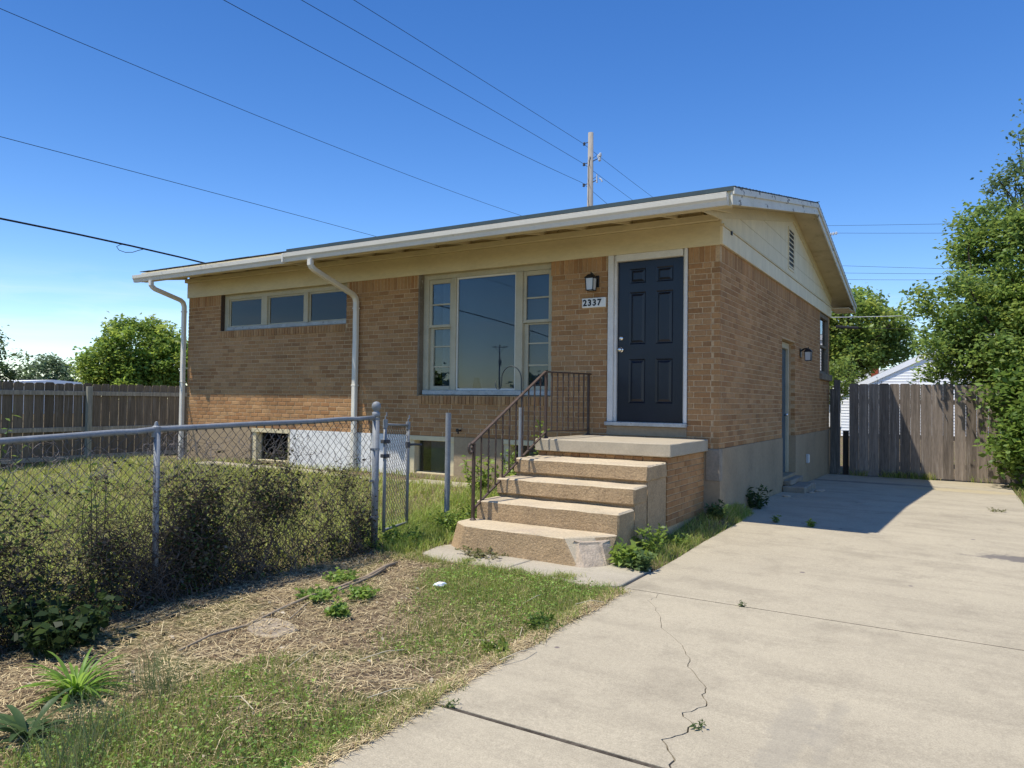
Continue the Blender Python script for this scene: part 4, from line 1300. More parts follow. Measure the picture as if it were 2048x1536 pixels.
# ------------------------------------------------------------------ wooden fences
def picket(b, u0, u1, z0, z1, f, th=0.018, ear=0.03, tint=(1, 1, 1)):
    """dog-eared board; f(u, n, z) gives the world point"""
    poly = [(u0, z0), (u1, z0), (u1, z1 - ear), (u1 - ear * .8, z1), (u0 + ear * .8, z1), (u0, z1 - ear)]
    b.prism([f(u, 0, z) for u, z in poly], [f(u, th, z) for u, z in poly], tint)


WX = -12.2
lf = thing('wood_fence', 'long dark picket fence with rails, beyond the grass left of the house', 'fence', (WX, -0.7, -0.78))
y = -6.6
while y < 9.0:
    w_ = 0.178 + random.uniform(-.006, .006)
    k = random.uniform(0.7, 1.15)
    b = MB(); g_ = float(ground_z(WX, y))
    zt = 0.757 + random.uniform(-.012, .012)
    picket(b, y, y + w_ - 0.012 - random.uniform(0, .004), g_ - .02, zt, lambda u, n, z: (WX - n, u, z), ear=0.03, tint=(0.15 * k, 0.12 * k, 0.085 * k))
    b.build('board', M['fencewood'], lf)
    y += w_
for yp in (-5.5, -3.1, -0.7, 1.72, 4.1, 6.5):
    b = MB(); b.box(WX + .045, WX + .135, yp - .045, yp + .045, -0.9, 0.70, (0.27, .26, .2)); b.build('post', M['fencewood'], lf, bevel=0.005)
    for zr in (0.565, -0.13, -0.68):
        b = MB(); b.box(WX + .002, WX + .042, yp + .048 if True else 0, yp + 2.36, zr - .04, zr + .045, (0.30, .265, .20)); b.build('rail', M['fencewood'], lf, bevel=0.004)  # rail tint lighter than the boards, standing in for light caught on the tops

FY = 8.08
rf = thing('wood_fence', 'grey weathered board fence closing the end of the driveway', 'fence', (1.7, FY, -0.93))
b = MB(); b.box(0.06, 0.215, FY - .05, FY - .03, -0.91, 0.86, (.10, .09, .075)); b.build('board', M['fencewood'], rf, bevel=0.003)
b = MB(); b.box(0.13, 0.245, FY - .02, FY + .07, -0.91, 1.05, (.12, .105, .09)); b.build('post', M['fencewood'], rf, bevel=0.005)
b = MB(); b.box(0.27, 0.38, FY + .25, FY + .34, -0.95, -0.02, (.08, .07, .06)); b.build('post', M['fencewood'], rf, bevel=0.005)
x = 0.425
i = 0
while x < 6.2:
    w_ = random.choice((0.187, 0.19, 0.193, 0.178))
    k = random.choice((0.78, 0.9, 1.0, 1.1, 1.2))
    gap = random.choice((0.002, 0.004, 0.006, 0.003)) + (0.012 if i == 9 else 0)
    b = MB(); zt = 0.962 + random.uniform(-.012, .012) + 0.012 * math.sin(x * 2)
    th = random.uniform(-.006, .006)
    picket(b, x, x + w_ - gap, -0.915 + random.uniform(0, .02), zt, lambda u, n, z: (u, FY + n + th, z), ear=0.022 + random.uniform(0, .015), tint=(0.205 * k, 0.168 * k, 0.135 * k))
    b.build('board', M['fencewood'], rf)
    x += w_; i += 1
for zr in (0.6, -0.1, -0.65):
    b = MB(); b.box(0.43, 6.2, FY + .03, FY + .07, zr - .045, zr + .045, (.2, .17, .14)); b.build('rail', M['fencewood'], rf)

# ------------------------------------------------------------------ neighbour garage and house behind the fence
GY = 30.5
ga = thing('white_garage', 'white sided garage gable behind the grey board fence', 'garage', (2.5, GY, -1.0))
xe, xp, ze, zp = -2.95, 3.2, 0.98, 4.05       # left eave, peak
slope = (zp - ze) / (xp - xe)
z = -1.0
while z < zp - 0.15:
    z1 = z + 0.14
    def xl(zz): return max(xe + 0.35, xp - (zp - 0.12 - zz) / slope)
    def xr(zz): return 2 * xp - xl(zz)
    b = MB()
    b.hull8([(xl(z), GY - .022, z), (xr(z), GY - .022, z), (xr(z), GY + .02, z), (xl(z), GY + .02, z)],
            [(xl(z1), GY - .002, z1), (xr(z1), GY - .002, z1), (xr(z1), GY + .02, z1), (xl(z1), GY + .02, z1)])
    b.build('siding_board', M['siding'], ga)
    z = z1
b = MB(); b.box(xe + 0.4, 2 * xp - xe - .4, GY + 0.03, GY + 9, -1.0, ze); b.build('wall', M['siding'], ga)
for s in (1, -1):
    b = MB()
    X_ = lambda x_: x_ if s == 1 else 2 * xp - x_
    q = [(X_(xe), GY - .06, ze), (X_(xp), GY - .06, zp), (X_(xp), GY + 9.3, zp), (X_(xe), GY + 9.3, ze)]
    b.hull8([(p[0], p[1], p[2] + .0) for p in q], [(p[0], p[1], p[2] + .06) for p in q]); b.build('roof', M['greyroof'], ga)
    b = MB(); q = [(X_(xe), GY - .085, ze), (X_(xp), GY - .085, zp), (X_(xp), GY - .061, zp), (X_(xe), GY - .061, ze)]
    b.hull8([(p[0], p[1], p[2] - .22) for p in q], [(p[0], p[1], p[2] + .03) for p in q]); b.build('rake_board', M['siding'], ga)
nh = thing('neighbour_house', 'grey roofed house with a red brick chimney behind the white garage', 'house', (-4, 46, -1.0))
b = MB(); b.box(-11, 0.5, 46, 54, -1.0, 1.7); b.build('wall', M['siding'], nh)
b = MB(); b.prism([(-11.5, 45.4, 1.6), (-11.5, 54.6, 1.6), (-11.5, 50, 3.05)], [(1, 45.4, 1.6), (1, 54.6, 1.6), (1, 50, 3.05)]); b.build('roof', M['greyroof'], nh)
b = MB(); b.box(-2.82, -2.38, 46.9, 47.4, 1.9, 3.72, (.38, .33, .28)); chm = b.build('chimney', M['redbrick'], nh)
for k in range(15):
    z = 2.05 + k * .11
    for j in range(2):
        for (face) in (0, 1):
            b = MB(); o_ = 0.11 if k % 2 else 0
            if face == 0: b.box(max(-2.825, -2.825 + j * .225 - o_ + .006), min(-2.375, -2.6 + j * .225 - o_ - .006 + (0.11 if j else 0)), 46.885, 46.9 - .001, z, z + .095, (.36 * random.uniform(.8, 1.2), .09, .055))
            else: b.box(-2.379, -2.365, 46.9 + j * .25 + .006, 47.14 + j * .25, z, z + .095, (.34 * random.uniform(.8, 1.2), .085, .05))
            b.build('brick', M['redbrick'], chm)
b = MB(); b.box(-2.86, -2.34, 46.86, 47.44, 3.72, 3.80); b.build('chimney_cap', M['found'], nh)
# a white house far off at the left, only its roof line above the fence
fh = thing('distant_house', 'pale house roof just above the picket fence at far left', 'house', (-64, 21, -1))
b = MB(); b.box(-70, -60, 18, 26, -1, 1.5); b.build('wall', M['siding'], fh)
b = MB(); b.prism([(-70.5, 17.5, 1.4), (-70.5, 26.5, 1.4), (-70.5, 22, 1.72)], [(-59.5, 17.5, 1.4), (-59.5, 26.5, 1.4), (-59.5, 22, 1.72)]); b.build('roof', M['siding'], fh)


# ------------------------------------------------------------------ utility pole and lines
def utility_pole(x, y, ztop, zg, label, wires=True):
    t = thing('utility_pole', label, 'utility pole', (x, y, zg))
    b = MB(); b.tube([(x, y, zg - .2), (x, y, zg + 4), (x, y, ztop)], [.17, .15, .105], 14); b.build('pole', M['pole'], t, smooth=True)
    if wires:
        for z, right in ((ztop - .36, 0), (ztop - 1.2, 1), (ztop - 2.05, 2)):
            b = MB(); b.tube([(x - .08, y, z), (x - .28, y, z - .03)], .018, 6); o = b.build('bracket', M['steel_dark'], t)
            b = MB(); b.lathe((x - .29, y, z - .04), [(.02, -.07), (.055, -.05), (.05, -.02), (.03, 0), (.055, .02), (.045, .05), (.02, .07)], 10); b.build('insulator', M['steel_dark'], o)
            if right:
                b = MB(); b.tube([(x + .08, y, z + .02), (x + .30, y, z + .09)], .02, 6); b.tube([(x + .09, y, z + .14), (x + .3, y, z + .24)], .01, 5); o = b.build('bracket', M['steel_dark'], t)
                if right == 1:
                    b = MB()
                    for (dx, dz) in ((.36, .17), (.43, .23), (.40, .05)): b.lathe((x + dx, y, z + dz), [(.02, -.08), (.06, -.05), (.06, .05), (.03, .08)], 8)
                    b.build('cutout_switch', M['insul'], o)
                else:
                    b = MB(); b.tube([(x + .29, y, z - .02), (x + .29, y, z + .32)], [.035, .02], 8); b.tube([(x + .4, y, z + .14), (x + .5, y, z + .06), (x + .52, y, z - .02)], .03, 6); b.build('cutout_switch', M['insul'], o)
        b = MB(); b.tube([(x + .05, y - .12, zg + 5), (x - .02, y - .115, ztop - 1.4), (x + .03, y - .11, ztop - 1.0)], .012, 5); b.build('ground_wire', M['cable'], t)
    else:
        b = MB(); d = Vector((-.84, .54, 0)); c = Vector((x, y, ztop - .4)); q0 = c - d * 1.3; q1 = c + d * 1.3
        b.tube([q0, q1], .075, 4); ca = b.build('crossarm', M['pole'], t)
        for k in (-1.2, -.7, .7, 1.2):
            b = MB(); p = c + d * k; b.lathe(p, [(.05, .04), (.09, .12), (.05, .22)], 8); b.build('insulator', M['insul'], ca)
        for s in (1, -1):
            b = MB(); b.tube([c + d * s * .9, c - Vector((0, 0, 1.0))], .035, 4); b.build('brace', M['steel_dark'], t)
        b = MB(); b.lathe((x + .3, y + .3, ztop - 3), [(.25, -.5), (.27, .4), (.2, .5)], 12); b.build('transformer', M['galv'], t)
    return t


PX = -10.33
utility_pole(PX, 18, 11.40, -1.0, 'tall wooden utility pole rising behind the house roof')
utility_pole(-64, -95, 9.9, -1.6, 'utility pole with crossarm across the street reflected in the picture window', wires=False)


def line(name, pts, r, label, group=None, mat='cable'):
    b = MB(); b.tube(pts, r, 5); o = b.build(name, M[mat], loc=pts[0], smooth=True)
    tag(o, label, 'power line', group)
    return o


def sag(p, q, s, n=26):
    p = Vector(p); q = Vector(q)
    return [p.lerp(q, i / n) - Vector((0, 0, 4 * s * (i / n) * (1 - i / n))) for i in range(n + 1)]


XW = PX - .29
for k, (zp_, a2, a1, a0, lab) in enumerate(((10.98, -1.97560499e-04, 3.56538231e-02, 10.4113109, 'uppermost of the three wires running to the utility pole top'),
                                            (10.172, -4.61290199e-04, 3.75646520e-02, 9.65009989, 'middle one of the three wires ending on the utility pole'),
                                            (9.364, 1.67619694e-03, 4.34030961e-03, 8.76003730, 'lowest of the three wires reaching the utility pole'))):
    pts = []
    for y in np.linspace(-24, 17.8, 30):
        if y >= 1: z = a2 * y * y + a1 * y + a0
        else: z = (a2 + a1 + a0) + (2 * a2 + a1) * (y - 1) + 0.0018 * (y - 1) ** 2
        pts.append((XW, float(y), float(z)))
    pts.append((XW, 18.0, zp_))
    ex = [(10.98, 10.737, 10.60, 25.5), (10.172, 9.888, 9.889, 23.0), (9.364, 9.079, 9.049, 20.5)][k]
    zz = ex[1] - 0.0
    for y in np.linspace(20, 58, 16):
        sl_ = (ex[2] - ex[0]) / (ex[3] - 18)
        pts.append((XW + 0.02 * (y - 18) * .3, float(y), float(ex[0] + sl_ * (y - 18) + 0.0016 * (y - 18) ** 2)))
    line('power_line', pts, 0.0075, lab, 'wires on the utility pole')
pts = [(PX, float(y), float(1.98e-3 * y * y + 6.51)) for y in np.linspace(-24, 18, 24)]
line('power_line', pts, 0.0055, 'thin wire crossing the sky at upper left below the pole wires')
pts = [(PX, float(y), float(-0.0005 * y * y + 0.018 * y + 4.60)) for y in np.linspace(-24, 17.9, 24)]
line('power_line', pts, 0.0055, 'faint wire just above the thick service cable at left')
sv = thing('service_cable', 'thick black service cable with a drip loop reaching the roof at left', 'cable', (-11.0, 2.4, 3.06))
KS = 1.0527
cabf = lambda X0, y, z: (-11.0, -8.485 + (y + 8.485) * KS, .535 + (z - .535) * KS)
pts = [cabf(0, float(y), float(-.0069 * y * y - .043 * y + 3.196 + 0.011 * max(0, -y - 3) ** 1.6)) for y in np.linspace(-22, 1.9, 26)]
b = MB(); b.tube(pts, 0.017, 6); b.build('cable', M['cable'], sv, smooth=True)
b = MB()
lo_ = [(249, 0), (238, -.02), (231, -.07), (236, -.125), (248, -.14), (262, -.11), (274, -.05), (286, 0)]
yz = [(-1.544 + (q_ - 200) * .0095, o_) for q_, o_ in lo_]
yz = [(y_, -.0069 * y_ * y_ - .043 * y_ + 3.196 + o_) for y_, o_ in yz]
b.tube([cabf(0, y, z) for y, z in yz], 0.0065, 5); b.build('drip_loop', M['cable'], sv, smooth=True)
b = MB(); b.tube([(-11.0, pts[-1][1], 2.2), (-11.0, pts[-1][1], pts[-1][2] + .08)], .03, 8); b.tube([(-11.0, pts[-1][1], 2.25), (-10.06, pts[-1][1], 2.25)], .02, 8); b.build('mast', M['galv'], sv)
for i, (za, zb_, lab) in enumerate(((9.75, 9.2, 'highest of the five distant wires right of the gable'), (9.36, 8.75, 'second highest distant wire right of the gable'),
                                    (7.68, 7.28, 'third distant wire down, above the right hand treetop'), (7.30, 6.99, 'fourth distant wire down, right of the gable'),
                                    (6.96, 6.68, 'lowest of the five distant wires right of the gable'))):
    dx = 5.3 if i < 2 else 3.25
    s_ = (zb_ - za) / dx
    line('power_line', [(x_, 32.0, za + s_ * (x_ + 3.0) + .001 * (x_ + 3) ** 2) for x_ in np.linspace(-16, 16, 14)], 0.008, lab, 'distant wires beyond the fence')
b = MB(); 
for k in range(3): b.lathe((-3.3 + k * .13, 32.0, 9.33 + .015 * k), [(.02, -.08), (.055, -.05), (.055, .05), (.02, .08)], 8)
b.tube([(-3.6, 32, 9.45), (-3.3, 32, 9.33), (-2.95, 32, 9.36)], .02, 5)
o = b.build('insulator_string', M['insul'], loc=(-3.2, 32, 9.33)); tag(o, 'small string of insulators on a distant wire beside the gable', 'insulator')
line('power_line', [(x_, 22.0, 3.86 - .02 * x_ + .004 * x_ * x_) for x_ in np.linspace(-4.5, 6, 10)], 0.012, 'pale cable in front of the tree right of the side wall', mat='insul')
b = MB(); b.tube([(-2.1, 25, 3.84), (-1.25, 25, 3.75)], .06, 6); o = b.build('splice_case', M['cable'], loc=(-1.7, 25, 3.8)); tag(o, 'black cable splice tube hanging in front of the far tree', 'cable splice')
line('power_line', [(x_, 25.0, 3.80 - .09 * (x_ + 1.7) + .006 * (x_ + 1.7) ** 2) for x_ in np.linspace(-8, 8, 10)], 0.010, 'dark cable carrying the black splice tube')


# ------------------------------------------------------------------ foliage helpers
def leaf_mesh(C, size, axis=None, asp=0.5, up=0.35, col=((0.06, 0.11, 0.025),), cj=0.25, fold=0.12, nrm_bias=0.6, rs=None):
    """rhombic leaves at points C"""
    r = rs or rng
    n = len(C)
    s = size * r.uniform(0.65, 1.35, n) if np.isscalar(size) else size
    d = r.normal(size=(n, 3)); d[:, 2] = d[:, 2] * 0.5 - up * 0.3
    if axis is not None: d = d * 0.5 + axis
    d /= np.linalg.norm(d, axis=1)[:, None] + 1e-9
    nn = r.normal(size=(n, 3)); nn[:, 2] += nrm_bias * 2
    nn -= d * (nn * d).sum(1)[:, None]; nn /= np.linalg.norm(nn, axis=1)[:, None] + 1e-9
    sd = np.cross(d, nn)
    a = C; tip = C + d * s[:, None]
    mid = C + d * (s * 0.45)[:, None] + nn * (s * fold)[:, None]
    l_ = mid + sd * (s * asp * .5)[:, None]; rr = mid - sd * (s * asp * .5)[:, None]
    V = np.stack([a, rr, tip, l_], 1).reshape(-1, 3)
    Q = np.arange(4 * n).reshape(n, 4)
    cols = np.array(col)[r.integers(0, len(col), n)]
    cols = cols * r.uniform(1 - cj, 1 + cj, n)[:, None]
    T = np.repeat(cols, 4, 0)
    return V, Q, T


def stems_np(paths, r0, r1, col, cj=0.2):
    """many 3-sided stems; paths list of (k,3)"""
    Vs = []; Qs = []; Ts = []; off = 0
    for p in paths:
        k = len(p)
        if k < 2: continue
        rad = np.linspace(r0, r1, k)
        d = np.gradient(p, axis=0); d /= np.linalg.norm(d, axis=1)[:, None] + 1e-9
        a = np.cross(d, [0.31, 0.9, 0.3]); a /= np.linalg.norm(a, axis=1)[:, None] + 1e-9
        c = np.cross(d, a)
        ring = [p + a * (rad * math.cos(t))[:, None] + c * (rad * math.sin(t))[:, None] for t in (0, 2.094, 4.189)]
        V = np.stack(ring, 1).reshape(-1, 3)
        i = np.arange(k - 1)[:, None] * 3
        q = []
        for j in range(3):
            j2 = (j + 1) % 3
            q.append(np.concatenate([i + j, i + j2, i + 3 + j2, i + 3 + j], 1))
        Qs.append(np.concatenate(q) + off); Vs.append(V)
        cc = np.array(col) * rng.uniform(1 - cj, 1 + cj)
        Ts.append(np.tile(cc, (len(V), 1))); off += len(V)
    return np.concatenate(Vs), np.concatenate(Qs), np.concatenate(Ts)


def curve_pts(p, q, bend, n=7):
    p = np.array(p, float); q = np.array(q, float)
    t = np.linspace(0, 1, n)[:, None]
    m = (p + q) / 2 + rng.normal(size=3) * bend
    return (1 - t) ** 2 * p + 2 * t * (1 - t) * m + t ** 2 * q


def tree(name, label, base, trunk_top, blobs, ncl, per, leaf, sig, cols, group=None, trunk_r=0.16, nlimb=40, cat='tree', hollow=0.55, asp=0.55, rad_scale=1.0):
    """blobs: list of (centre, radii). clusters fill the blobs, mostly near their surface"""
    t = thing(name, label, cat, base, group)
    w_ = np.array([b_[1][0] * b_[1][1] * b_[1][2] for b_ in blobs]) ** 0.8; w_ /= w_.sum()
    ids = rng.choice(len(blobs), ncl, p=w_)
    cc = np.array([blobs[i][0] for i in ids], float); rr = np.array([blobs[i][1] for i in ids], float)
    d = rng.normal(size=(ncl, 3)); d /= np.linalg.norm(d, axis=1)[:, None]
    rad = hollow + (1 - hollow) * rng.random(ncl) ** 0.7
    K = cc + d * rr * rad[:, None] * rad_scale
    paths = []
    T0 = np.array(trunk_top, float); B0 = np.array(base, float)
    b = MB()
    b.tube([tuple(B0 - [0, 0, .2]), tuple(B0 * .55 + T0 * .45 + [0.05, 0, 0]), tuple(T0)], [trunk_r * 1.25, trunk_r, trunk_r * .7], 9)
    for i in rng.choice(ncl, min(nlimb, ncl), replace=False):
        st_ = T0 * (1 - .35 * rng.random()) + B0 * 0 if False else T0 + (B0 - T0) * .3 * rng.random()
        p = curve_pts(st_, K[i], 0.10 * np.linalg.norm(K[i] - st_), 6)
        b.tube([tuple(v) for v in p], list(np.linspace(trunk_r * .42, trunk_r * .07, 6)), 5, caps=False)
    b.build('trunk', M['bark'], t, smooth=True)
    n = ncl * per
    rep = np.repeat(np.arange(ncl), per)
    sg = sig * rng.uniform(.6, 1.3, ncl)
    C = K[rep] + rng.normal(size=(n, 3)) * sg[rep][:, None] * np.array([1, 1, .7])
    ccol = np.array(cols)[rng.integers(0, len(cols), ncl)] * rng.uniform(.8, 1.2, ncl)[:, None]
    V, Q, T = leaf_mesh(C, leaf, asp=asp, up=.5, col=((1, 1, 1),), cj=.22)
    T = T * np.repeat(ccol[rep], 4, 0)
    mesh_np('crown', V, Q, T, M['leaf'], parent=t)
    return t


GREENS = ((0.155, 0.245, 0.042), (0.185, 0.275, 0.048), (0.13, 0.21, 0.042), (0.22, 0.295, 0.056))
DARKG = ((0.055, 0.10, 0.034), (0.07, 0.12, 0.038), (0.085, 0.135, 0.045))
# left: round tree beyond the picket fence
tree('broadleaf_tree', 'round bright green tree above the picket fence left of the house', (-40.9, 17.7, -1.0), (-40.9, 17.7, 1.6),
     [((-40.8, 17.8, 3.4), (2.3, 2.3, 1.9)), ((-42.6, 16.6, 2.4), (1.5, 1.5, 1.3)), ((-39.2, 18.8, 2.6), (1.7, 1.7, 1.6)), ((-41.0, 17.6, 1.5), (2.6, 2.4, 1.1))],
     380, 70, 0.25, 0.28, GREENS, trunk_r=.2, nlimb=60, hollow=.6)
tree('distant_tree', 'far grey green tree low on the horizon above the picket fence', (-72, 27.6, -1.0), (-72, 27.6, 1.5),
     [((-72.3, 27.4, 2.3), (2.0, 2.0, 1.9)), ((-70.4, 28.4, 1.8), (1.5, 1.5, 1.2))], 110, 40, 0.36, 0.4, ((0.12, 0.17, 0.085), (0.10, 0.15, 0.08)), nlimb=12)
tree('distant_tree', 'small far tree between the round tree and the grey green one', (-66.5, 30.5, -1.0), (-66.5, 30.5, 1),
     [((-66.8, 30.3, 1.5), (2.0, 2.0, 1.3)), ((-63.0, 33, 1.0), (2.5, 2, 1.0))], 90, 40, 0.34, 0.4, ((0.12, 0.19, 0.06), (0.10, 0.17, 0.06)), nlimb=10)
tree('conifer_tree', 'dark feathery tree cut off by the left edge of the photo', (-43.4, 10.0, -1.0), (-43.2, 10.1, 2),
     [((-43.4, 9.9, 3.2), (1.6, 1.6, 1.2)), ((-42.0, 11.0, 2.2), (1.2, 1.2, .7)), ((-43.4, 10.0, 1.5), (2.0, 2.0, 1.0)), ((-44.5, 9, 3.3), (2, 2, 1.6))], 170, 45, 0.2, 0.24, DARKG, nlimb=30)
# right: tree behind the garage
tree('broadleaf_tree', 'spreading green tree behind the white garage roof', (-3.6, 41, -1.0), (-3.4, 41, 3.4),
     [((-3.2, 41, 5.7), (2.9, 2.9, 2.0)), ((-6.0, 40, 4.6), (2.6, 2.4, 2.6)), ((-1.4, 42.2, 4.3), (1.9, 1.9, 1.4)), ((-3.5, 41, 3.6), (2.8, 2.5, 1.4)), ((-8, 39.5, 3.4), (2.5, 2.5, 2.2))],
     520, 66, 0.27, 0.32, ((0.145, 0.22, 0.044), (0.17, 0.25, 0.05), (0.12, 0.185, 0.042), (0.21, 0.265, 0.058)), trunk_r=.3, nlimb=90, hollow=.45)
tree('young_tree', 'yellow green bush in front of the grey neighbour roof', (-2.5, 28.6, -1.0), (-2.5, 28.6, .8),
     [((-2.3, 28.6, 1.9), (1.0, 1.0, .75)), ((-2.9, 28.3, 1.2), (.9, .9, .6))], 60, 40, 0.16, 0.2, ((0.16, 0.23, 0.045), (0.14, 0.20, 0.042)), trunk_r=.06, nlimb=14)
# right: big leafy tree over the board fence
RG = ((0.145, 0.225, 0.052), (0.175, 0.26, 0.058), (0.12, 0.19, 0.048), (0.21, 0.285, 0.064))
tree('leafy_tree', 'big dense tree leaning over the board fence right of the driveway', (3.7, 9.4, -0.95), (3.6, 9.5, 1.8),
     [((3.35, 9.4, 1.9), (1.65, 1.2, 1.25)), ((3.5, 9.8, 3.3), (1.35, 1.2, 1.3)), ((2.35, 8.5, 2.55), (.75, .7, .65)), ((2.95, 9.7, 4.1), (.75, .8, .7)), ((2.6, 8.9, 1.35), (.95, .8, .5)),
      ((4.2, 8.9, 2.2), (1.2, 1.1, 1.5)), ((3.95, 8.4, 0.9), (.9, .8, 1.0)), ((2.05, 7.85, 1.62), (.38, .3, .36)), ((2.95, 7.9, 1.5), (.5, .35, .4))],
     760, 70, 0.105, 0.155, RG, trunk_r=.13, nlimb=90, hollow=.5, asp=.5)
tree('tall_tree', 'tall open tree with bare limbs behind the dense one at right', (4.2, 13.0, -1.0), (4.05, 12.6, 4.6),
     [((4.0, 12.6, 6.3), (1.0, 1.0, 1.2)), ((3.35, 12.4, 5.6), (.75, .75, .8)), ((4.7, 12.8, 7.2), (1.0, 1.0, 1.1)), ((3.6, 12.5, 4.9), (.6, .6, .4)), ((5.0, 12.9, 5.2), (1.1, 1.0, 1.2))],
     150, 46, 0.11, 0.17, ((0.095, 0.15, 0.055), (0.08, 0.13, 0.05), (0.12, 0.17, 0.065)), trunk_r=.10, nlimb=60, hollow=.4)
tree('shrub', 'leafy shrub with broad bright leaves spilling over the driveway edge', (3.75, 7.1, -0.95), (3.7, 7.2, -0.2),
     [((3.35, 7.2, 0.0), (.6, .55, .8)), ((3.25, 7.6, .75), (.55, .4, .5)), ((3.9, 6.8, 0.3), (.6, .6, .7)), ((3.35, 7.35, -.55), (.45, .4, .35)), ((3.7, 7.3, .75), (.6, .5, .5))],
     200, 34, 0.12, 0.13, ((0.125, 0.21, 0.045), (0.10, 0.17, 0.04), (0.15, 0.23, 0.048)), trunk_r=.03, nlimb=40, cat='shrub', hollow=.3, asp=.55)
# tree line across the street, seen only in the window reflection
for i, (x_, y_, lb) in enumerate(((-46, -82, 'wide tree across the street behind the viewpoint'), (-70, -78, 'low tree across the street behind the viewpoint'), (-30, -88, 'far tree across the street behind the viewpoint'))):
    tree('street_tree', lb, (x_, y_, -1.5), (x_, y_, 1.0), [((x_, y_, 2.2), (8, 3, 2.0))], 50, 30, 1.1, 0.9, DARKG, nlimb=6)


# big single leaves near the right edge of the frame
def big_leaf(parent, p, d, nrm, s, col, name='leaf'):
    d = Vector(d).normalized(); nrm = Vector(nrm); nrm = (nrm - d * nrm.dot(d)).normalized(); sd = d.cross(nrm)
    p = Vector(p)
    prof = [(0, 0.02), (.18, .30), (.42, .40), (.7, .27), (1.0, .0)]
    vs_ = []
    for (t, w_) in prof:
        c = p + d * (t * s) - nrm * (0.18 * t * t * s)
        vs_ += [c + sd * w_ * s * .62 + nrm * .06 * s * w_, c - nrm * .03 * s, c - sd * w_ * s * .62 + nrm * .06 * s * w_]
    fc = []
    for i in range(4):
        for j in range(2): fc.append((i * 3 + j, i * 3 + j + 1, i * 3 + 4 + j, i * 3 + 3 + j))
    b = MB(); b.add(vs_, fc, col)
    return b.build(name, M['leaf'], parent, smooth=True)


br = thing('leafy_branch', 'branch with large bright leaves reaching in at the right edge', 'branch', (3.75, 0.2, 1.3))
b = MB(); b.tube([(4.2, 0.0, .6), (3.75, .2, 1.3), (3.35, .3, 1.62), (3.12, .32, 1.70)], [.018, .014, .009, .004], 6); b.build('stem', M['bark'], br, smooth=True)
for (p, d_) in (((3.12, .32, 1.70), (-1, .1, -.15)), ((3.2, .31, 1.68), (-.6, -.6, -.3)), ((3.3, .3, 1.64), (-.3, .5, .3)), ((3.36, .3, 1.6), (-.5, -.4, -.6)), ((3.5, .27, 1.5), (.1, -.7, .3)), ((3.6, .25, 1.42), (-.6, .3, -.5))):
    big_leaf(br, p, d_, (0.1, -.35, 1), 0.19, (0.13, 0.22, 0.04))


# ------------------------------------------------------------------ grass, straw, vines, weeds
def vnoise(x, y, sc, seed):
    r = np.random.default_rng(seed); G_ = r.random((64, 64))
    u = x * sc + 1000.3; v = y * sc + 1000.7
    i = np.floor(u).astype(int); j = np.floor(v).astype(int); fu = u - i; fv = v - j
    fu = fu * fu * (3 - 2 * fu); fv = fv * fv * (3 - 2 * fv)
    g = lambda a, c: G_[a % 64, c % 64]
    return (g(i, j) * (1 - fu) + g(i + 1, j) * fu) * (1 - fv) + (g(i, j + 1) * (1 - fu) + g(i + 1, j + 1) * fu) * fv


def fbm(x, y, sc, seed): return 0.55 * vnoise(x, y, sc, seed) + 0.3 * vnoise(x, y, sc * 2.3, seed + 1) + 0.15 * vnoise(x, y, sc * 5.1, seed + 2)


def blades(x, y, z, h, w, lean, col, cj=0.25, flat=False):
    n = len(x)
    a = rng.uniform(0, 2 * np.pi, n); dx, dy = np.cos(a), np.sin(a)
    b_ = rng.uniform(0, 2 * np.pi, n)
    lx, ly = np.cos(b_) * lean * h, np.sin(b_) * lean * h
    P = np.stack([x, y, z], 1)
    S = np.stack([dx, dy, 0 * dx], 1) * (w / 2)[:, None]
    if flat:
        up = np.stack([np.cos(b_) * h, np.sin(b_) * h, rng.uniform(-.02, .14, n) * h], 1)
        S = np.stack([-np.sin(b_), np.cos(b_), 0 * b_], 1) * (w / 2)[:, None]
        m = P + up * .5 + np.stack([0 * x, 0 * x, rng.uniform(0, .06, n) * h], 1); t = P + up
    else:
        m = P + np.stack([lx * .3, ly * .3, h * .55], 1); t = P + np.stack([lx, ly, h * (1 - 0.25 * lean ** 2)], 1)
    V = np.stack([P - S, P + S, m + S * .8, m - S * .8, t], 1).reshape(-1, 3)
    i = np.arange(n)[:, None] * 5
    Q = np.concatenate([i + [0, 1, 2], i + [0, 2, 3], i + [3, 2, 4]], 0)
    cols = np.array(col)[rng.integers(0, len(col), n)] * rng.uniform(1 - cj, 1 + cj, n)[:, None]
    T = np.repeat(cols, 5, 0)
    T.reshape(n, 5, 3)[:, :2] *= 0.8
    return V, Q, T


def gz(x, y): return ground_z(x, y)


def g1_(x, y): return float(ground_z(x, y))


GC = ((0.21, 0.285, 0.05), (0.17, 0.25, 0.042), (0.25, 0.31, 0.065), (0.13, 0.20, 0.036), (0.28, 0.31, 0.085), (0.44, 0.38, 0.17), (0.34, 0.34, 0.11))
SC_ = ((0.62, 0.49, 0.265), (0.52, 0.40, 0.21), (0.70, 0.58, 0.34), (0.32, 0.225, 0.12))


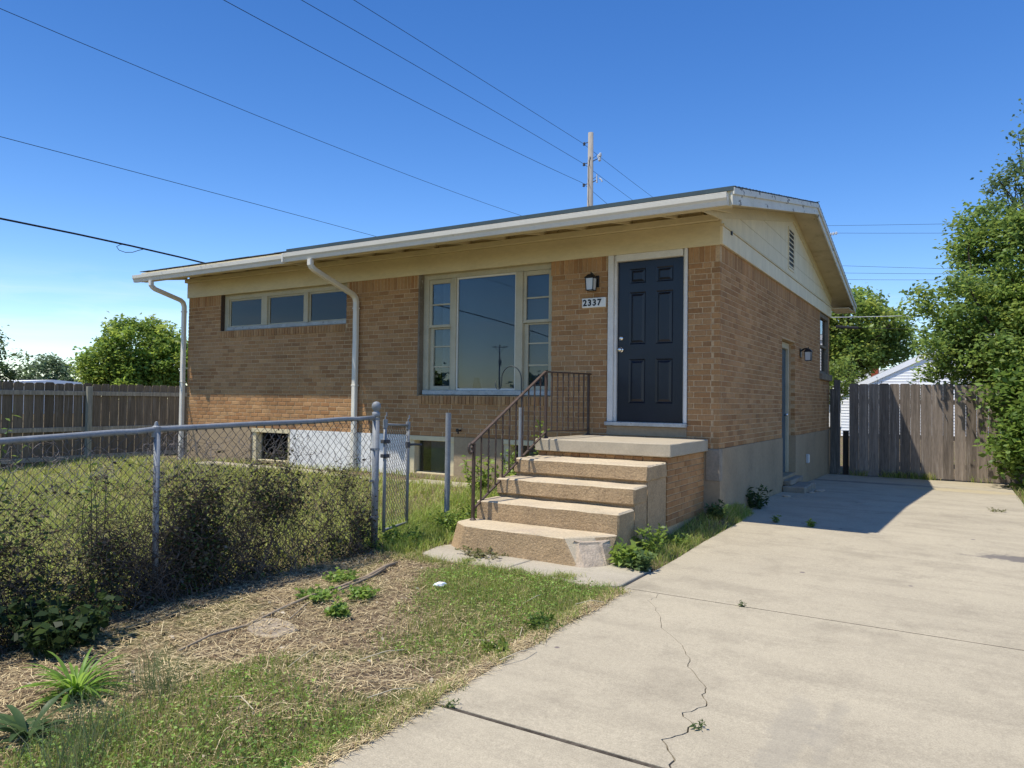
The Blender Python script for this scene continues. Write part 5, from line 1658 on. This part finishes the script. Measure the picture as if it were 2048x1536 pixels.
def density_front(x, y):
    """green cover 0..1 on the near lawn"""
    d = fbm(x, y, 1.5, 11)
    near = sstep(-5.5, -6.1, y) * sstep(-1.15, -0.65, x)              # lush clover patch towards the camera
    upper = sstep(-4.7, -3.9, y) * sstep(-1.6, -1.0, x) * .8              # green wedge by the path
    edge = sstep(-0.1, 0.1, x) * 0.1
    bare = sstep(-0.75, -1.15, x) * sstep(-3.5, -4.4, y)              # straw beside the fence
    return np.clip(0.14 + 0.95 * near + 0.85 * upper - 0.75 * bare * (1 - near * .3) + edge + (d - .5) * 2.1, 0, 1)


# short grass + clover on the near lawn
n = 210000
x = rng.uniform(-2.75, 0.22, n); y = rng.uniform(-9.4, -3.26, n)
keep = (rng.random(n) < density_front(x, y) * np.where(y < -7.6, .5, 1)) & ~((y > -3.42) & (x > -2.0))
x, y = x[keep], y[keep]
h = rng.uniform(.018, .06, len(x)) * (0.7 + 0.9 * fbm(x, y, 2.2, 5))
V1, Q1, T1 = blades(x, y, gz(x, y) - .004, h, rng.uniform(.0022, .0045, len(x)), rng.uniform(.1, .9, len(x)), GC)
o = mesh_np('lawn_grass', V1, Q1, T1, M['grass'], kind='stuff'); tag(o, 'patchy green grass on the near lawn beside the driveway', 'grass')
n = 62000
x = rng.uniform(-2.0, 0.2, n); y = rng.uniform(-9.0, -3.4, n)
keep = rng.random(n) < density_front(x, y) ** 1.5 * np.clip(sstep(.35, .6, fbm(x, y, 3, 21)) * .8 + .5 * sstep(-5.6, -6.2, y), 0, 1)
x, y = x[keep], y[keep]
C = np.stack([x, y, gz(x, y) + rng.uniform(.010, .055, len(x))], 1)
V, Q, T = leaf_mesh(C, rng.uniform(.007, .023, len(x)), asp=.7, cj=.42, col=((0.18, 0.29, 0.05), (0.14, 0.245, 0.042), (0.24, 0.335, 0.085)), nrm_bias=1.2)
o = mesh_np('clover', V, Q, T, M['grass'], kind='stuff'); tag(o, 'small leafed clover through the near lawn', 'clover')
# dead straw lying on the soil
n = 60000
x = rng.uniform(-2.6, 0.26, n); y = rng.uniform(-9.2, -3.3, n)
keep = rng.random(n) < np.clip(1.0 - density_front(x, y) * .75, .1, 1) * (.35 + .9 * fbm(x, y, 2.4, 33)) * np.where(x > .2, .12, 1)
x, y = x[keep], y[keep]
L_ = rng.uniform(.02, .11, len(x)) * np.where(rng.random(len(x)) < .04, 2.4, 1)
zz = np.where(x > .19, drive_z(y) + .004, gz(x, y) + rng.uniform(.002, .022, len(x)))
V, Q, T = blades(x, y, zz, L_, rng.uniform(.0016, .0042, len(x)), rng.uniform(0, 1, len(x)), SC_, flat=True)
o = mesh_np('straw', V, Q, T, M['straw'], kind='stuff'); tag(o, 'dry straw and dead grass on the bare soil by the fence', 'straw')
n = 2600
x = rng.uniform(-2.5, 0.15, n); y = rng.uniform(-8.5, -3.4, n)
keep = rng.random(n) < np.clip(1.0 - density_front(x, y), .05, 1) * sstep(.4, .6, fbm(x, y, 3.3, 37)); x, y = x[keep], y[keep]
C = np.stack([x, y, gz(x, y) + rng.uniform(.004, .02, len(x))], 1)
V, Q, T = leaf_mesh(C, .03, asp=.6, col=((.20, .13, .07), (.30, .22, .13), (.12, .08, .05), (.42, .36, .26)), nrm_bias=1.5)
o = mesh_np('leaf_litter', V, Q, T, M['straw'], kind='stuff'); tag(o, 'scattered dead leaf bits over the bare soil', 'leaf litter')
# taller uneven tufts at the driveway edge and path edge
n = 5200
x = np.concatenate([rng.normal(.21, .05, n // 2), rng.uniform(-2.2, .15, n // 2)]); y = np.concatenate([rng.uniform(-9, -3.35, n // 2), rng.normal(-3.42, .05, n // 2)])
keep = rng.random(n) < sstep(.4, .65, fbm(x, y, 4, 55)); x, y = x[keep], y[keep]
V, Q, T = blades(x, y, gz(x, y) + np.where(x > .2, .05, 0), rng.uniform(.03, .10, len(x)), rng.uniform(.002, .005, len(x)), rng.uniform(.3, 1.2, len(x)), GC)
o = mesh_np('edge_grass', V, Q, T, M['grass'], kind='stuff'); tag(o, 'straggling grass along the driveway and path edges', 'grass')
# yard behind the chain link fence
n = 150000
x = rng.uniform(-12.1, -1.75, n); y = rng.uniform(-8.5, -0.08, n)
keep = (rng.random(n) < (.45 + .75 * fbm(x, y, .9, 71)) * np.clip(1.25 + x * .06, .35, 1)) & ~((y > -.6) & (y < -.2) & (x < -2.6)) & ~((x > -2.35) & (y < -3.3)) & ~((x > -1.8) & (y < -2.6))
x, y = x[keep], y[keep]
far = np.clip((-x - 2) / 10, 0, 1)
h = rng.uniform(.04, .14, len(x)) * (.6 + .9 * fbm(x, y, 1.1, 81))
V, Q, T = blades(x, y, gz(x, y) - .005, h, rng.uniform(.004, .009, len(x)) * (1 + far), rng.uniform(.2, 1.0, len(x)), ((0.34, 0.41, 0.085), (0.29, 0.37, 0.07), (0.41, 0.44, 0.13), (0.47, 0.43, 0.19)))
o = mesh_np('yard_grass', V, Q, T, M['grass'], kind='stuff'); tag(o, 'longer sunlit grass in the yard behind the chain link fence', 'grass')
n = 16000
x = rng.uniform(-2.9, -1.72, n); y = rng.uniform(-3.3, -0.7, n)
keep = ~((x > -1.9) & (y < -2.6)) & (rng.random(n) < .35 + .9 * fbm(x, y, 2.2, 44)); x, y = x[keep], y[keep]
V, Q, T = blades(x, y, gz(x, y) - .005, rng.uniform(.04, .15, len(x)), rng.uniform(.003, .007, len(x)), rng.uniform(.2, 1.1, len(x)), ((0.27, 0.36, 0.065), (0.21, 0.30, 0.055), (0.33, 0.38, 0.10)))
o = mesh_np('gateway_grass', V, Q, T, M['grass'], kind='stuff'); tag(o, 'bright rough grass in the gateway left of the steps', 'grass')
# strip beside the steps and the side wall
n = 9000
x = np.concatenate([rng.uniform(-.2, .2, 6000), rng.uniform(-.02, .2, 3000)]); y = np.concatenate([rng.uniform(-2.62, .3, 6000), rng.uniform(0, .9, 3000)])
keep = ~((x < -.15) & (y > -1.3)) & (rng.random(n) < .25 + fbm(x, y, 3, 91)); keep &= ~((x < 0.015) & (y > -0.02)); x, y = x[keep], y[keep]
V, Q, T = blades(x, y, gz(x, y) - .004, rng.uniform(.03, .12, len(x)), rng.uniform(.003, .006, len(x)), rng.uniform(.2, 1.1, len(x)), GC)
o = mesh_np('strip_grass', V, Q, T, M['grass'], kind='stuff'); tag(o, 'weedy grass strip between the steps and the driveway', 'grass')
# far lawns right of the driveway
n = 14000
x = rng.uniform(3.15, 6, n); y = rng.uniform(-3, 8, n)
V, Q, T = blades(x, y, gz(x, y), rng.uniform(.04, .12, n), rng.uniform(.006, .011, n), rng.uniform(.2, 1., n), GC)
o = mesh_np('verge_grass', V, Q, T, M['grass'], kind='stuff'); tag(o, 'grass verge at the right edge of the driveway', 'grass')
# tufts at the foot of the board fence
n = 1500
x = rng.uniform(.45, 3.2, n); y = rng.normal(8.03, .03, n); keep = rng.random(n) < sstep(.45, .7, fbm(x, y, 3, 95)); x, y = x[keep], y[keep]
V, Q, T = blades(x, y, np.full(len(x), -.925), rng.uniform(.05, .2, len(x)), rng.uniform(.005, .01, len(x)), rng.uniform(.2, 1., len(x)), GC)
o = mesh_np('fence_grass', V, Q, T, M['grass'], kind='stuff'); tag(o, 'tufts of grass at the foot of the board fence', 'grass')

# soil and litter creeping over the concrete edges
ys_ = np.arange(-9.6, -3.38, .035)
wv = .015 + .085 * np.clip(fbm(ys_, ys_ * 0, 2.2, 61) * 1.7 - .45, 0, 1) + .02 * vnoise(ys_, ys_ * 0, 14, 62)
V = np.concatenate([np.stack([np.full_like(ys_, .08), ys_, gz(np.full_like(ys_, .08), ys_) - .005], 1), np.stack([.19 + wv * .2, ys_, drive_z(ys_) + .012], 1),
                    np.stack([.20 + wv * .75, ys_, drive_z(ys_) + .006], 1), np.stack([.20 + wv, ys_, drive_z(ys_) - .003], 1)])
k_ = len(ys_); i = np.arange(k_ - 1)
Q = np.concatenate([np.stack([i + c * k_, i + (c + 1) * k_, i + 1 + (c + 1) * k_, i + 1 + c * k_], 1) for c in range(3)])
o = mesh_np('dirt', V, Q, np.ones((len(V), 3)), M['soil'], kind='stuff', smooth=True); tag(o, 'strip of soil creeping over the driveway edge', 'dirt')
n = 9000
y = rng.uniform(-9.4, -3.4, n); w_ = np.interp(y, ys_, wv); x = .16 + (w_ + .05) * rng.random(n) ** 1.3
V, Q, T = blades(x, y, drive_z(y) + rng.uniform(.002, .014, n), rng.uniform(.02, .09, n), rng.uniform(.0016, .004, n), rng.uniform(0, 1, n), SC_, flat=True)
o = mesh_np('straw', V, Q, T, M['straw'], kind='stuff'); tag(o, 'straw fringe lying across the driveway edge', 'straw')
keep = rng.random(n) < .55 * sstep(.38, .6, fbm(x, y, 3, 66)); x, y = x[keep], y[keep]
V, Q, T = blades(x, y, drive_z(y) + .0, rng.uniform(.02, .075, len(x)), rng.uniform(.002, .005, len(x)), rng.uniform(.3, 1.3, len(x)), GC)
o = mesh_np('edge_grass', V, Q, T, M['grass'], kind='stuff'); tag(o, 'ragged grass growing out over the driveway edge', 'grass')
n = 6500
x = rng.uniform(-1.8, .15, n); y = -3.33 + rng.normal(0, .045, n) - .04 * np.sin(x * 7)
keep = rng.random(n) < sstep(.42, .7, fbm(x, y, 5, 67)); x, y = x[keep], y[keep]; n = len(x)
V, Q, T = blades(x, y, np.maximum(gz(x, y), -.875), rng.uniform(.015, .07, n), rng.uniform(.002, .005, n), rng.uniform(.3, 1.3, n), GC)
o = mesh_np('edge_grass', V, Q, T, M['grass'], kind='stuff'); tag(o, 'ragged grass leaning over the near edge of the path', 'grass')
# small clods of soil
b = MB()
for i in range(900):
    x_, y_ = random.uniform(-2.3, .1), random.uniform(-8, -3.5)
    if float(density_front(np.array([x_]), np.array([y_]))[0]) > .35: continue
    s_ = random.uniform(.004, .014) * (2.0 if random.random() < .06 else 1); z_ = g1_(x_, y_)
    b.add([(x_ + s_ * random.uniform(.7, 1.3) * math.cos(a), y_ + s_ * random.uniform(.7, 1.3) * math.sin(a), z_ - .002) for a in (0, 1.26, 2.5, 3.8, 5.0)] +
          [(x_ + .5 * s_ * math.cos(a), y_ + .5 * s_ * math.sin(a), z_ + s_ * random.uniform(.5, .9)) for a in (.3, 2.4, 4.5)],
          [(0, 1, 5), (1, 2, 6), (1, 6, 5), (2, 3, 6), (3, 7, 6), (3, 4, 7), (4, 0, 7), (0, 5, 7), (5, 6, 7)])
o = b.build('soil_clods', M['soil'], kind='stuff'); tag(o, 'small clods of dry soil on the bare patch', 'soil')

# dry vines woven through the chain link fence
vn = thing('fence_vines', 'tangle of dry brown vines and small leaves covering the chain link fence', 'vines', (FX, -5.5, -0.9))
paths = []; leafp = []
for i in range(1450):
    y0 = rng.uniform(-9.6, -3.28) if i % 3 else rng.uniform(-7.2, -3.28)
    p = np.array([FX + rng.normal(.03, .10), y0, float(gz(FX, y0)) - .01])
    top = np.interp(y0, [-9.6, -6.6, -6.2, -5.6, -5.2, -4.6, -4.2, -3.6, -3.28], [-.22, -.26, -.24, -.16, -.02, .06, .02, .08, .0]) * 1.0 + rng.normal(0, .17)
    if rng.random() < .10: top += .22
    if i % 9 == 0: y0 = -5.45 + rng.normal(0, .03); p[:2] = (FX + .05 + abs(rng.normal(0, .03)), y0); top = rng.uniform(-.35, .02)
    if rng.random() < .45: top -= rng.uniform(0.05, .4)
    q = [p.copy()]; v = np.array([rng.normal(0, .3), rng.normal(0, .8), .8])
    if rng.random() > .25 + 1.3 * sstep(.3, .62, fbm(np.array([y0]), np.array([0.0]), 1.7, 29)[0]): continue
    for k in range(44):
        v = v * .62 + np.array([rng.normal(0, .3) + (FX - p[0]) * 1.6, rng.normal(0, .85), rng.uniform(-.45, .95)]) * .6
        p = p + v / np.linalg.norm(v) * .045
        if p[2] > top or p[2] > rail_h(p[1]) - .02 or p[1] > -3.24: break
        q.append(p.copy())
    if len(q) > 2:
        paths.append(np.array(q)); leafp += q[1:]
V, Q, T = stems_np(paths, .0032, .0013, (0.10, 0.078, 0.06), .45)
mesh_np('stems', V, Q, T, M['twig'], parent=vn, kind='stuff')
leafp = np.array(leafp)
hz = (leafp[:, 2] + .9) / 1.1
pr = np.clip(1.1 - hz * 1.0, .05, 1) * 1.2 * sstep(.32, .68, fbm(leafp[:, 1], leafp[:, 2], 2.6, 17))
sel = rng.random(len(leafp)) < pr
C = np.repeat(leafp[sel], 3, 0) + rng.normal(size=(sel.sum() * 3, 3)) * .03
V, Q, T = leaf_mesh(C, rng.uniform(.012, .04, len(C)), asp=.6, col=((0.05, 0.05, 0.022), (0.045, 0.07, 0.022), (0.085, 0.06, 0.038), (0.035, 0.055, 0.02), (0.13, 0.095, 0.06), (0.07, 0.11, 0.03), (0.16, 0.17, 0.07), (0.10, 0.075, 0.05), (0.14, 0.115, 0.085)), cj=.35, nrm_bias=.3)
mesh_np('leaves', V, Q, T, M['leaf_dull'], parent=vn, kind='stuff')
# loose dry tendrils along the top
paths = []
for i in range(260):
    y0 = rng.choice([rng.uniform(-6.35, -5.7), rng.uniform(-5.55, -5.0), rng.uniform(-5.0, -3.9)]); zt = float(rail_h(y0))
    p = np.array([FX + rng.normal(0, .03), y0, zt - rng.uniform(.08, .34)]); q = [p.copy()]; a = rng.uniform(0, 6.28); w_ = rng.normal(0, .5)
    for k in range(9):
        a += w_ + rng.normal(0, .3)
        p = p + np.array([rng.normal(0, .008), math.cos(a) * .026, math.sin(a) * .024])
        if p[2] > zt - .015: p[2] = zt - .02
        q.append(p.copy())
    paths.append(np.array(q))
V, Q, T = stems_np(paths, .0016, .0009, (0.28, 0.245, 0.225), .25)
mesh_np('tendrils', V, Q, T, M['twig'], parent=vn, kind='stuff')


def weed(name, label, loc, hgt, rad, ns, leaf, cols, cat='weed', group=None, per=9, asp=.5, upright=.6, mat='leaf'):
    t = thing(name, label, cat, loc, group)
    P = np.array(loc, float); paths = []; lp_ = []
    for i in range(ns):
        a = rng.uniform(0, 6.28); r_ = rad * math.sqrt(rng.random())
        b0 = P + [r_ * .35 * math.cos(a), r_ * .35 * math.sin(a), -.01]
        e = P + [r_ * math.cos(a), r_ * math.sin(a), hgt * rng.uniform(.45, 1) * (1 - .45 * (1 - upright) * r_ / rad)]
        p = curve_pts(b0, e, .08 * hgt, 6); paths.append(p)
        ii = rng.uniform(.15, 1, per); lp_.append(np.stack([np.interp(ii, np.linspace(0, 1, 6), p[:, j]) for j in range(3)], 1))
    V, Q, T = stems_np(paths, max(.0022, hgt * .008), .001, (0.10, 0.13, 0.04))
    mesh_np('stems', V, Q, T, M['twig'], parent=t, kind='stuff')
    V, Q, T = leaf_mesh(np.concatenate(lp_), leaf, asp=asp, up=-.4, col=cols, nrm_bias=.9)
    mesh_np('leaves', V, Q, T, M[mat], parent=t, kind='stuff')
    return t


WG = ((0.16, 0.245, 0.046), (0.13, 0.205, 0.04), (0.20, 0.275, 0.056))
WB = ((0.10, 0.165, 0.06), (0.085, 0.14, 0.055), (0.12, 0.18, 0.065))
g1 = lambda x, y: float(gz(x, y))
weed('weed_clump', 'leafy weed clump at the broken corner of the bottom step', (-0.02, -2.62, g1(-.02, -2.62)), .24, .17, 34, .075, WG, per=10)
weed('weed_clump', 'bluish thistle weed at the driveway corner beside the path', (0.13, -2.72, g1(.13, -2.72)), .22, .12, 22, .06, WB, per=11, asp=.4)
weed('weed_clump', 'weeds with tiny pale flowers beside the side of the steps', (-0.02, -2.15, g1(-.02, -2.15)), .34, .16, 30, .05, WG, per=10)
weed('weed_clump', 'low grassy weeds between the brick base and the driveway', (0.05, -1.55, g1(.05, -1.55)), .14, .16, 40, .035, WG, per=9)
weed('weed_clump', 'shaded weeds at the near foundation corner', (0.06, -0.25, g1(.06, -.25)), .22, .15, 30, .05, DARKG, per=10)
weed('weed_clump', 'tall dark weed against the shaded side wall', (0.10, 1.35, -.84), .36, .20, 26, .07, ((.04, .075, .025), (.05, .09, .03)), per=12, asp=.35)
weed('weed_clump', 'tall leafy weed behind the lower stair railing', (-1.98, -1.55, g1(-1.98, -1.55)), .62, .16, 16, .07, WG, per=16, asp=.38, upright=.95)
weed('weed_clump', 'bushy weeds left of the bottom step around the rail foot', (-1.90, -2.42, g1(-1.9, -2.42)), .30, .24, 60, .045, WG, per=10)
weed('weed_clump', 'green weeds around the foot of the bare gate post', (-2.18, -2.30, g1(-2.18, -2.3)), .24, .22, 55, .045, WG, per=10)
weed('weed_clump', 'dark green weeds under the end post with the ball cap', (-2.22, -3.0, g1(-2.22, -3.0)), .20, .22, 50, .05, WG, per=10)
weed('weed_clump', 'leafy stems in front of the right basement window', (-2.85, -0.75, g1(-2.85, -.75)), .48, .26, 22, .075, WG, per=15, asp=.4, upright=.9)
weed('weed_clump', 'tall stems between the pipe post and the basement window', (-2.25, -0.95, g1(-2.25, -.95)), .72, .16, 14, .065, WG, per=20, asp=.35, upright=.95)
weed('weed_clump', 'dense low weeds beside the left flank of the steps', (-2.05, -1.9, g1(-2.05, -1.9)), .26, .26, 60, .045, WG, per=10)
weed('weed_clump', 'small leafy weed on the landing edge behind the railing', (-1.78, -0.95, g1(-1.78, -.95)), 1.05, .10, 10, .075, WG, per=14, asp=.5, upright=1.0)
weed('weed_clump', 'dry weed debris along the foot of the bottom step', (-1.25, -2.98, -.862), .07, .30, 50, .035, ((.17, .17, .07), (.12, .15, .05), (.24, .21, .12)), per=8)
for (x_, y_, r_, lb) in ((-1.50, -4.78, .15, 'bright crinkled mallow plant nearest the fence bend'), (-1.74, -4.28, .14, 'bright mallow plant at the far end of the fallen branch'),
                         (-1.28, -4.55, .12, 'mallow plant between the two forks of the fallen branch'), (-1.12, -4.95, .08, 'small round mallow seedling on the straw')):
    weed('mallow_plant', lb, (x_, y_, g1(x_, y_)), .11, r_ * 1.15, 44, .032, ((.17, .27, .05), (.14, .24, .045), (.20, .29, .07)), cat='plant', group='mallow plants on the straw', per=6, asp=.95, upright=.3)
weed('weed_clump', 'dark weed growing over the edge of the driveway', (0.13, -4.45, g1(.13, -4.45)), .09, .14, 36, .035, ((.07, .125, .025), (.09, .15, .03)), per=9)
weed('weed_clump', 'yellowish weed by the lower driveway edge', (0.12, -4.95, g1(.12, -4.95)), .07, .08, 20, .035, ((.17, .23, .04), (.13, .19, .04)), per=8)
weed('crack_weed', 'small weed sprouting from the driveway at the shadow edge', (0.58, .34, -.838), .085, .05, 9, .042, WG, per=5)
weed('crack_weed', 'second small weed at the corner of the house shadow', (0.96, .30, -.838), .09, .055, 11, .045, WG, per=5)
weed('crack_weed', 'tiny weed in the far driveway joint', (1.10, -3.30, -.876), .055, .035, 6, .022, DARKG, per=5)
weed('crack_weed', 'tiny weed in the long driveway crack', (1.40, -5.28, -.90), .035, .035, 6, .024, DARKG, per=4)
weed('crack_weed', 'straggly weed where the near joint meets the lawn', (0.30, -5.70, -.905), .035, .10, 12, .02, DARKG, per=5)
weed('crack_weed', 'sparse dry weed on the sunny driveway near the right verge', (2.78, 2.9, -.832), .05, .14, 12, .03, ((.15, .15, .06),), per=5)
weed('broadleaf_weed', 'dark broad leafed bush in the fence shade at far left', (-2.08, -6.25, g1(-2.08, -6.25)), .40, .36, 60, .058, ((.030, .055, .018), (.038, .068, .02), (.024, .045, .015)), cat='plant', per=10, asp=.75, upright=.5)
weed('sapling', 'leafy sapling poking above the fence rail at the left edge', (-3.05, -6.2, g1(-3.05, -6.2)), 1.5, .22, 5, .06, ((.12, .18, .035), (.09, .15, .03)), cat='sapling', per=40, asp=.45, upright=1.0)
weed('sapling', 'thin sapling behind the rail near the picket fence post', (-3.6, -5.2, g1(-3.6, -5.2)), 1.12, .12, 5, .05, ((.10, .16, .035),), cat='sapling', per=22, asp=.45, upright=1.0)
weed('vine_sprig', 'leafy sprig growing over the top of the board fence', (1.55, 8.3, .3), .95, .22, 7, .07, ((.09, .14, .03), (.12, .17, .04)), cat='vine', per=14, asp=.5, upright=1)
weed('vine_sprig', 'dark sprig above the board fence left of the taller one', (0.95, 8.35, .3), .85, .14, 5, .05, DARKG, cat='vine', per=12, asp=.5, upright=1)


# strap-leaved plants at lower left: each leaf its own part
def strap_plant(label, loc, n, Lr, wid, col, elev=(0.35, 1.2)):
    t = thing('dock_plant', label, 'plant', loc, 'strap leaved plants at lower left')
    P = Vector(loc)
    for i in range(n):
        a = i * 2.39996 + random.uniform(-.3, .3); el = random.uniform(*elev); Ln = random.uniform(*Lr); k = random.uniform(.75, 1.25)
        d = Vector((math.cos(a), math.sin(a), 0)); sd = Vector((-d.y, d.x, 0))
        vs_ = []; m_ = 7; p = P + d * .012; e_ = el
        for j in range(m_ + 1):
            tt = j / m_
            w_ = wid * (0.35 + 1.1 * math.sin(math.pi * min(tt * 1.05, 1)) ** .8) * (1 if tt < .98 else .05)
            u = Vector((0, 0, 1)) * math.cos(e_) - d * math.sin(e_)
            wav = .12 * w_ * math.sin(j * 2.2 + i)
            vs_ += [p + sd * w_ * .5 + u * (w_ * .14 + wav), p.copy(), p - sd * w_ * .5 + u * (w_ * .14 - wav)]
            p = p + (d * math.cos(e_) + Vector((0, 0, 1)) * math.sin(e_)) * (Ln / m_)
            e_ -= random.uniform(.10, .24)
        fc = [(j * 3 + q, j * 3 + q + 1, j * 3 + 4 + q, j * 3 + 3 + q) for j in range(m_) for q in range(2)]
        b = MB(); b.add(vs_, fc, tuple(c * k for c in col)); b.build('leaf', M['leaf'], t, smooth=True)
    return t


strap_plant('bright green strap leaved clump on the straw at lower left', (-1.27, -6.55, g1(-1.27, -6.55)), 95, (.18, .31), .0115, (.17, .29, .05), (.25, 1.3))
strap_plant('dark green dock plant in front of the bright strap leaved clump', (-1.02, -6.88, g1(-1.02, -6.88)), 22, (.16, .28), .024, (.07, .12, .045))
# tall thin grass tufts near the camera
for (x_, y_, lb) in ((-0.72, -6.75, 'tall fine grass tuft nearest the lower left corner'), (-0.55, -6.95, 'tall fine grass tuft at the bottom edge'), (-0.95, -6.35, 'thin grass tuft beside the bright strap leaved clump')):
    n = 150
    x = rng.normal(x_, .10, n); y = rng.normal(y_, .07, n)
    V, Q, T = blades(x, y, gz(x, y), rng.uniform(.10, .30, n), rng.uniform(.002, .004, n), rng.uniform(.2, .9, n), ((.11, .16, .06), (.14, .19, .07), (.20, .21, .10)))
    o = mesh_np('grass_tuft', V, Q, T, M['grass'], loc=(x_, y_, g1(x_, y_))); tag(o, lb, 'grass tuft', 'fine grass tufts at lower left')

# fallen branch, debris
b = MB()
pts = [(-1.36, -5.95), (-1.42, -5.70), (-1.44, -5.42), (-1.50, -5.1), (-1.53, -4.8), (-1.60, -4.45), (-1.66, -4.1), (-1.72, -3.80), (-1.76, -3.62)]
b.tube([(x_, y_, g1(x_, y_) + .022 + .012 * math.sin(i * 2)) for i, (x_, y_) in enumerate(pts)], [.006, .007, .008, .010, .011, .013, .015, .017, .015], 7, (0.30, 0.235, 0.16))
pts = [(-1.46, -4.75), (-1.52, -4.45), (-1.60, -4.1), (-1.68, -3.86)]
b.tube([(x_, y_, g1(x_, y_) + .03) for x_, y_ in pts], [.006, .009, .011, .012], 6, (0.29, 0.23, 0.155))
pts = [(-1.30, -5.2), (-1.43, -4.95), (-1.55, -4.65)]
b.tube([(x_, y_, g1(x_, y_) + .02) for x_, y_ in pts], [.004, .006, .007], 5, (0.3, 0.24, 0.165))
o = b.build('fallen_branch', M['twig'], loc=(-1.5, -4.8, g1(-1.5, -4.8)), smooth=True); tag(o, 'long pale fallen branch lying on the straw along the fence', 'branch')
for i in range(9):
    x_, y_ = [(-.15, -4.0), (.1, -4.62), (.05, -4.9), (-.35, -5.35), (.05, -5.75), (-.7, -5.6), (-.5, -6.2), (.32, -5.0), (.22, -3.9)][i]
    a = random.uniform(0, 3.14); l_ = random.uniform(.1, .2)
    zb_ = max(g1(x_, y_), float(drive_z(y_)) if x_ > .15 else -9)
    b = MB(); b.tube([(x_ - l_ * math.cos(a), y_ - l_ * math.sin(a), zb_ + .03), (x_, y_, zb_ + .05), (x_ + l_ * math.cos(a + .3), y_ + l_ * math.sin(a + .3), zb_ + .02)], .0022, 5, (.5, .43, .3))
    o = b.build('dry_stalk', M['twig'], loc=(x_, y_, zb_)); tag(o, ('dry stalk on the green wedge of lawn below the path', 'dry stalk crossing the lawn edge by the dark edge weed', 'dry stalk beside the yellowish weed', 'dry stalk in the middle of the near lawn', 'dry stalk at the end of the near driveway joint', 'dry stalk on the straw in the middle of the lawn', 'dry stalk in the clover close to the viewer', 'dry stalk poking out over the driveway concrete', 'dry stalk lying near the path corner')[i], 'stalk', 'loose dry stalks on the lawn')
b = MB(); b.hull8([(-.98, -4.12, g1(-.98, -4.12) + .03), (-.9, -4.1, g1(-.9, -4.1) + .03), (-.9, -4.05, g1(-.9, -4.05) + .035), (-.97, -4.07, g1(-.97, -4.07) + .035)],
                  [(-.97, -4.11, g1(-.97, -4.11) + .045), (-.91, -4.1, g1(-.91, -4.1) + .05), (-.91, -4.06, g1(-.91, -4.06) + .05), (-.96, -4.07, g1(-.96, -4.07) + .05)])
o = b.build('litter', M['litter'], loc=(-.94, -4.08, g1(-.94, -4.08))); tag(o, 'scrap of white litter on the dry grass', 'litter')
# flat worn stone showing through the straw
b = MB(); cx, cy = -1.30, -5.35
pl_ = [(cx + .22 * math.cos(a) * random.uniform(.75, 1.1), cy + .16 * math.sin(a) * random.uniform(.75, 1.1)) for a in np.linspace(0, 6.28, 10)[:-1]]
b.prism([(x_, y_, g1(x_, y_) - .05) for x_, y_ in pl_], [(cx + (x_ - cx) * .9, cy + (y_ - cy) * .9, g1(x_, y_) + .010) for x_, y_ in pl_])
o = b.build('flat_stone', M['stone'], loc=(cx, cy, g1(cx, cy)), bevel=.006); tag(o, 'flat pale stone sunk in the straw beside the lawn', 'stone')
# rubble step below the side door
rb = thing('side_stoop', 'crumbling grey concrete stoop under the blue side door', 'step', (0.2, 4.0, -0.87))
rough_block(*boxpoly(0.02, 0.36, 3.45, 4.35, -0.90, -0.745), 'slab', M['foundp'], 0.012, 3, 0.02, rb)
rough_block(*boxpoly(0.014, 0.14, 3.52, 4.5, -0.744, -0.665), 'slab', M['foundp'], 0.010, 3, 0.012, rb)
for i, (x_, y_) in enumerate(((.42, 3.6), (.48, 3.9), (.22, 2.75), (.5, 4.15))):
    b = MB(); s_ = [.05, .07, .06, .04][i]
    b.lathe((x_, y_, float(drive_z(y_)) - .005), [(s_ * .9, 0), (s_, s_ * .3), (s_ * .5, s_ * .55)], 6)
    o = b.build('concrete_chunk', M['chip'], loc=(x_, y_, float(drive_z(y_)))); tag(o, ('concrete chunk in front of the stoop', 'largest concrete chunk beside the stoop edge', 'concrete chunk next to the tall shaded wall weed', 'smallest concrete chunk beyond the stoop')[i], 'rubble', 'concrete chunks by the side stoop')
